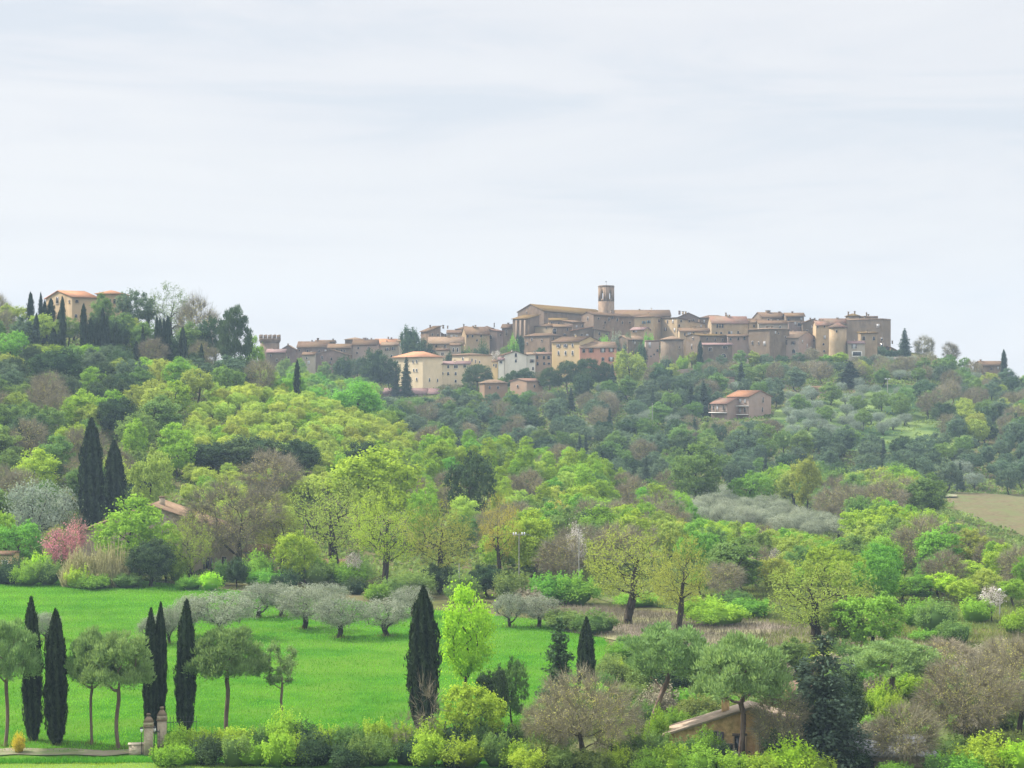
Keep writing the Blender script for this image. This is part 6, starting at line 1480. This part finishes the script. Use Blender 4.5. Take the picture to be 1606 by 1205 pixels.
wood([(980, 395), (1000, 300), (1080, 300), (1090, 372), (1050, 450)], 7.6, (7, 9.5), [('bare', 5), ('lime', 2), ('green', 2), ('budding', 2), ('poplarb', 1)], seed=9)
# valley wood on the right
wood([(1090, 368), (1080, 285), (1330, 285), (1660, 270), (1680, 330), (1500, 385), (1315, 350)], 8.0, (7, 10), [('budding', 5), ('lime', 4), ('bare', 2), ('green', 3), ('bright', 2), ('poplar', 3)], seed=10, cap=True)
wood([(1320, 375), (1470, 384), (1440, 470), (1230, 490), (1180, 480), (1230, 432)], 8.0, (7.5, 10.5), [('budding', 6), ('green', 3), ('bare', 1), ('lime', 3)], seed=11)
# slope below the town
wood([(960, 480), (1200, 485), (1400, 488), (1660, 500), (1680, 560), (1480, 560), (1230, 560), (960, 560), (930, 500)], 8.6, (7, 9.5), [('slope', 8), ('farsilver', 3), ('green', 3), ('dark', 2), ('sage', 5), ('firk', 1), ('slope', 3)], seed=12)
wood([(600, 600), (930, 520), (1230, 562), (1225, 650), (1130, 690), (960, 690), (760, 662), (600, 676)], 8.8, (7, 9), [('slope', 8), ('farsilver', 2), ('green', 3), ('dark', 2), ('bare', 1), ('sage', 5), ('firk', 1), ('slope', 3)], seed=13)
wood([(1480, 562), (1680, 562), (1680, 700), (1560, 705), (1440, 672), (1440, 640)], 8.6, (6.5, 9), [('slope', 7), ('green', 3), ('budding', 2), ('bare', 1), ('dark', 1), ('sage', 3)], seed=14)
wood([(1050, 690), (1230, 655), (1380, 672), (1400, 705), (1100, 706)], 8.4, (6.5, 9), [('slope', 6), ('green', 3), ('budding', 2), ('bare', 2), ('sage', 2)], seed=15)
wood([(430, 725), (620, 705), (800, 715), (1000, 725), (1400, 728), (1330, 800), (1000, 800), (700, 800), (450, 790)], 6.0, (2.2, 4.2), [('slope', 5), ('dark', 4), ('green', 3), ('bare', 1), ('sage', 2)], seed=22)
wood([(410, 480), (620, 478), (600, 680), (470, 715), (410, 700)], 8.2, (7, 9), [('bright', 5), ('green', 4), ('lime', 3)], seed=16)
wood([(660, 690), (760, 668), (960, 692), (960, 704), (870, 700), (700, 700)], 8.0, (6, 8), [('green', 4), ('dark', 2), ('bare', 3)], seed=17)
# belt at the head of the field and the meadow's far side
wood([(-60, 296), (130, 300), (130, 312), (-60, 312)], 7., (6, 9), [('lime', 3), ('bright', 3), ('bare', 1), ('budding', 2)], seed=18)
wood([(380, 305), (720, 300), (960, 292), (960, 300), (640, 318), (430, 322)], 7., (6, 9), [('lime', 3), ('green', 3), ('budding', 3), ('bare', 2)], seed=19)
wood([(1330, 252), (1680, 246), (1680, 268), (1330, 283)], 7., (5.5, 8), [('lime', 3), ('bright', 3), ('bare', 2), ('budding', 2), ('neon', 1)], seed=20)
wood([(850, 285), (960, 270), (1330, 262), (1330, 283), (1000, 298), (850, 298)], 7.2, (6, 9), [('lime', 3), ('budding', 3), ('bare', 3), ('green', 2)], seed=21, cap=True)

# ------------------------------------------------------------------ undergrowth and grass that nobody could count
def undergrowth():
    rng = np.random.default_rng(77); mb = MB()
    n = 52000
    px = rng.uniform(-120, 1720, n); d = np.sqrt(rng.uniform(288**2, 725**2, n))
    x = (px-CXP)*d/F; y = d
    keep = ~((px > np.interp(d, [372, 400, 440, 470, 500], [1610, 1545, 1500, 1480, 1500])-4) & (d > 372) & (d < 500)) & ~((px > 1210) & (d > 560) & (d < 670) & (px < 1640) & (rng.random(n) < .75))
    keep &= ~((d > 470) & (d < 486) & (px > 1385) & (px < 1505)) & ~((d > 568) & (d < 579) & (px > 980) & (px < 1030))
    keep &= ~((px > 50) & (px < 200) & (d > 508) & (d < 545))
    for (X0, Y0, La, Lb, th) in BOX:
        dx, dy = x-X0, y-Y0; a = dx*math.cos(th)+dy*math.sin(th); b = -dx*math.sin(th)+dy*math.cos(th)
        keep &= ~((a > -.8) & (a < La+.8) & (b > -.8) & (b < Lb+.8))
    x, y = x[keep], y[keep]; m = len(x)
    # height and tint vary slowly over the slope
    g = np.sin(x*.09)*np.sin(y*.08)+np.sin(x*.23+y*.19)*.6
    q = 5
    X = np.repeat(x, q)+rng.normal(size=m*q)*.75; Y = np.repeat(y, q)+rng.normal(size=m*q)*.75
    z = tz(X, Y) + rng.random(m*q)*np.repeat(.7+.5*np.clip(g, -1, 1), q)
    c = np.stack([X, Y, z], 1)
    nr = rng.normal(size=(m*q, 3)) + np.array([0, 0, .6])
    t = np.clip(np.repeat(.5+.3*g+.25*rng.normal(size=m), q), 0, 1)
    mb.quads(leafquads(rng, c, nr, .45+.3*rng.random(m*q), 1.4), M['under'], np.repeat(t, 4))
    o = mb.build('undergrowth'); tag(o, 'tangled low undergrowth covering the wooded slopes', kind='stuff')
undergrowth()
def blades(name, label, rows, n, h, w, mat, seed):
    rng = np.random.default_rng(seed)
    dd = np.array([r[0] for r in rows], float); l = np.array([r[1] for r in rows], float); r_ = np.array([r[2] for r in rows], float)
    d = np.sqrt(rng.uniform(dd[0]**2, dd[-1]**2, n)); t = rng.random(n)
    px = np.interp(d, dd, l)*(1-t)+np.interp(d, dd, r_)*t
    x = (px-CXP)*d/F; z = tz(x, d)+.05
    b = np.stack([x, d, z], 1)
    hh = h*(.5+rng.random(n)); a = rng.random(n)*6.28
    wv = np.stack([np.cos(a), np.sin(a), 0*a], 1)*w
    tp = b+np.stack([rng.normal(size=n)*.35*h, rng.normal(size=n)*.35*h, hh], 1)
    v = np.empty((n, 4, 3)); v[:, 0] = b-wv; v[:, 1] = b+wv; v[:, 2] = tp+wv*.25; v[:, 3] = tp-wv*.25
    mb = MB(); g = .5+.16*np.sin(x*.35+d*.12)+.2*np.sin(x*.11+1.5*np.sin(d*.09))*np.sin(d*.19+x*.03)+.2*np.sin(d*.8+x*.1+2*np.sin(x*.05))+.16*np.sin(x*.6+1.)*np.sin(d*.45+.7)+.2*rng.normal(size=n)
    mb.quads(v.reshape(-1, 3), mat, np.repeat(np.clip(g, 0, 1), 4))
    tag(mb.build(name), label, kind='stuff')
blades('field_grass', 'bright green young wheat covering the field', [(157, -60, 840), (165, -60, 870), (200, -60, 945), (222, -60, 958), (240, -60, 930), (250, -60, 720), (262, -60, 560), (275, -60, 380), (290, -60, 190)], 110000, .16, .05, M['grass'], 5)
blades('bank_grass', 'pale green grass on the bank at bottom left', [(147, -40, 430), (150, -40, 430), (152.5, -40, 330)], 16000, .12, .025, M['lime'], 6)
blades('dry_stalks', 'dry pale stalks along the meadow strip', [(215, 1180, 1330), (222, 990, 1480), (232, 880, 1330), (246, 860, 1110), (255, 850, 940)], 16000, .5, .03, M['twig'], 7)
blades('meadow_grass', 'rough green grass of the right hand meadow', [(180, 1020, 1680), (213, 1060, 1680), (234, 1250, 1680), (250, 1100, 1680), (270, 930, 1680), (300, 850, 1400)], 60000, .35, .06, M['under'], 8)
def tufts():  # dark grass added at tree bases as painted contact shade
    rng = np.random.default_rng(12); mb = MB()
    for p in PLANTS:
        nm = p['o'].name.split('.')[0]
        if p['d'] > 300 or nm in ('shrub', 'reed_clump', 'broom_bush'): continue
        n = 46 if p['d'] < 200 else 60
        r = (.25+.9*rng.random(n)**1.5)*(1 if p['d'] < 200 else 1.5); a = rng.random(n)*6.28
        x = p['x']+r*np.cos(a); y = p['y']+r*np.sin(a)
        b = np.stack([x, y, tz(x, y)], 1); h = (.2+.35*rng.random(n))*(1.3-r/r.max()*.6)
        w = np.stack([np.cos(a*2), np.sin(a*2), 0*a], 1)*.05
        t = b+np.stack([rng.normal(size=n)*.12, rng.normal(size=n)*.12, h], 1)
        v = np.empty((n, 4, 3)); v[:, 0] = b-w; v[:, 1] = b+w; v[:, 2] = t+w*.2; v[:, 3] = t-w*.2
        mb.quads(v.reshape(-1, 3), M['under'], np.repeat(rng.random(n)*.6, 4))
    tag(mb.build('shade_tufts'), 'dark grass tufts added as shade round the feet of the trees', kind='stuff')
tufts()
blades('track_weeds', 'weeds along the edge of the gravel track', [(152.3, -40, 270), (153.6, -40, 270)], 5000, .3, .03, M['grass'], 9)

# ------------------------------------------------------------------ leave out wood trees that nearer crowns hide completely
def cull():
    g = 3.0; Wn, Hn = int(1760/g), int(900/g); cov = np.zeros((Hn, Wn), bool)
    yy, xx = np.mgrid[0:Hn, 0:Wn]
    out_ = []
    for p in sorted(PLANTS, key=lambda p: p['d']):
        cx, cyy = (p['px']+75)/g, (p['py']-400-p['h']*.05)/g; rx, ry = max(p['w']*.5/g, .6), max(p['h']*.5/g, .6)
        x0, x1 = max(0, int(cx-rx)-1), min(Wn, int(cx+rx)+2); y0, y1 = max(0, int(cyy-ry)-1), min(Hn, int(cyy+ry)+2)
        if x1 <= x0 or y1 <= y0: continue
        e = ((xx[y0:y1, x0:x1]-cx)/rx)**2+((yy[y0:y1, x0:x1]-cyy)/ry)**2
        sub = cov[y0:y1, x0:x1]
        m = e <= 1
        if m.any() and sub[m].mean() > .93 and not p['label'] and p['o'].type == 'MESH': out_.append(p); continue
        if 'bare' in p['o'].name or 'blossom' in p['o'].name: continue
        sub |= e <= .62
    for p in out_:
        PLANTS.remove(p); bpy.data.objects.remove(p['o'])
    return len(out_)
cull()
# ------------------------------------------------------------------ labels for everything not yet described
CN = {'lime': 'yellow green', 'bright': 'fresh green', 'green': 'dull green', 'budding': 'olive yellow', 'slope': 'dusky green', 'scrub': 'pale yellow green', 'neon': 'vivid lime', 'rust': 'rust tinted', 'dark': 'dark', 'under': 'dusky green', 'twig': 'brown twiggy', None: ''}
def describe(o):
    b = o.name.split('.')[0]
    m = None
    for mm in ([c.data for c in o.children] if o.type == 'EMPTY' else [o.data]):
        for x in mm.materials:
            for k in CN:
                if k and k in M and x is M[k]: m = k
    c = CN[m]
    return {'holm_oak': 'dark evergreen oak', 'bare_tree': 'brown bare tree', 'bare_oak_tree': 'brown bare tree', 'olive_tree': 'silvery olive tree', 'blossom_tree': 'white blossoming tree', 'poplar_tree': f'upright {c} poplar', 'shrub': f'{c} shrub', 'evergreen_tree': 'dark round tree', 'fir_tree': 'dark pointed fir'}.get(b, f'{c} round tree').replace('  ', ' ')
rest = [p for p in PLANTS if not p['label']]
for p in rest:
    best = min(LAND, key=lambda l: ((l[0]-p['px'])/1.0)**2+((l[1]-p['py'])*1.2)**2)
    dx, dy = p['px']-best[0], p['py']-best[1]; r = math.hypot(dx, dy)
    if abs(dx) > 1.1*abs(dy): rel = 'right of' if dx > 0 else 'left of'
    else: rel = 'below' if dy > 0 else 'above'
    p['base'] = f"{describe(p['o'])} {'close ' if r < 45 else ''}{rel} {best[2]}"
    p['g'] = p['o'].name.split('.')[0]
groups = {}
for p in rest: groups.setdefault(p['base'], []).append(p)
ORD = ['first', 'second', 'third', 'fourth', 'fifth', 'sixth', 'seventh', 'eighth', 'ninth', 'tenth', 'eleventh', 'twelfth']
GN = {'fir_tree': 'dark firs of the town slope', 'broadleaf_tree': 'leafy trees of the woods', 'budding_tree': 'budding trees of the woods', 'fresh_green_tree': 'fresh green trees of the woods', 'dull_green_tree': 'dull green trees of the woods', 'dusky_green_tree': 'dusky trees of the town slope', 'scrub_tree': 'pale yellow green scrub trees of the ridge', 'low_dusky_tree': 'low dusky trees of the town slope', 'lime_green_tree': 'yellow green trees of the woods', 'bare_tree': 'bare trees of the woods', 'bare_oak_tree': 'bare trees of the woods', 'holm_oak': 'evergreen oaks of the woods', 'olive_tree': 'silvery olive trees on the slopes', 'poplar_tree': 'upright poplars of the woods', 'shrub': 'shrubs and hedge bushes', 'blossom_tree': 'blossoming trees'}
for b, ps in groups.items():
    ps.sort(key=lambda p: p['px'])
    for i, p in enumerate(ps):
        lab = b
        if len(ps) == 2: lab += [', the left one', ', the right one'][i]
        elif len(ps) == 3: lab += [', left of three', ', middle of three', ', right of three'][i]
        elif len(ps) > 3:
            j = len(ps)-1-i
            lab += f', {ORD[i]} from left' if i <= j and i < 12 else (f', {ORD[j]} from right' if j < 12 else ', in the middle')
        tag(p['o'], lab, None, p['o'].get('group') or GN.get(p['g']))
print('woods:', sum(COUNT.values()), COUNT, 'plants', len(PLANTS))

# ------------------------------------------------------------------ the air between here and the town
hz = MB()
hm, ht, ho = newmat('valley_haze')
pv = ht.nodes.new('ShaderNodeVolumePrincipled')
pv.inputs['Color'].default_value = (.60, .80, 1.0, 1); pv.inputs['Density'].default_value = 0.00016; pv.inputs['Anisotropy'].default_value = .0
ht.links.new(pv.outputs[0], ho.inputs['Volume'])
hz.box(-1250, 1250, -20, 1215, -45, 84, hm)
h = hz.build('haze'); tag(h, 'thin bluish haze over the valley', kind='stuff')
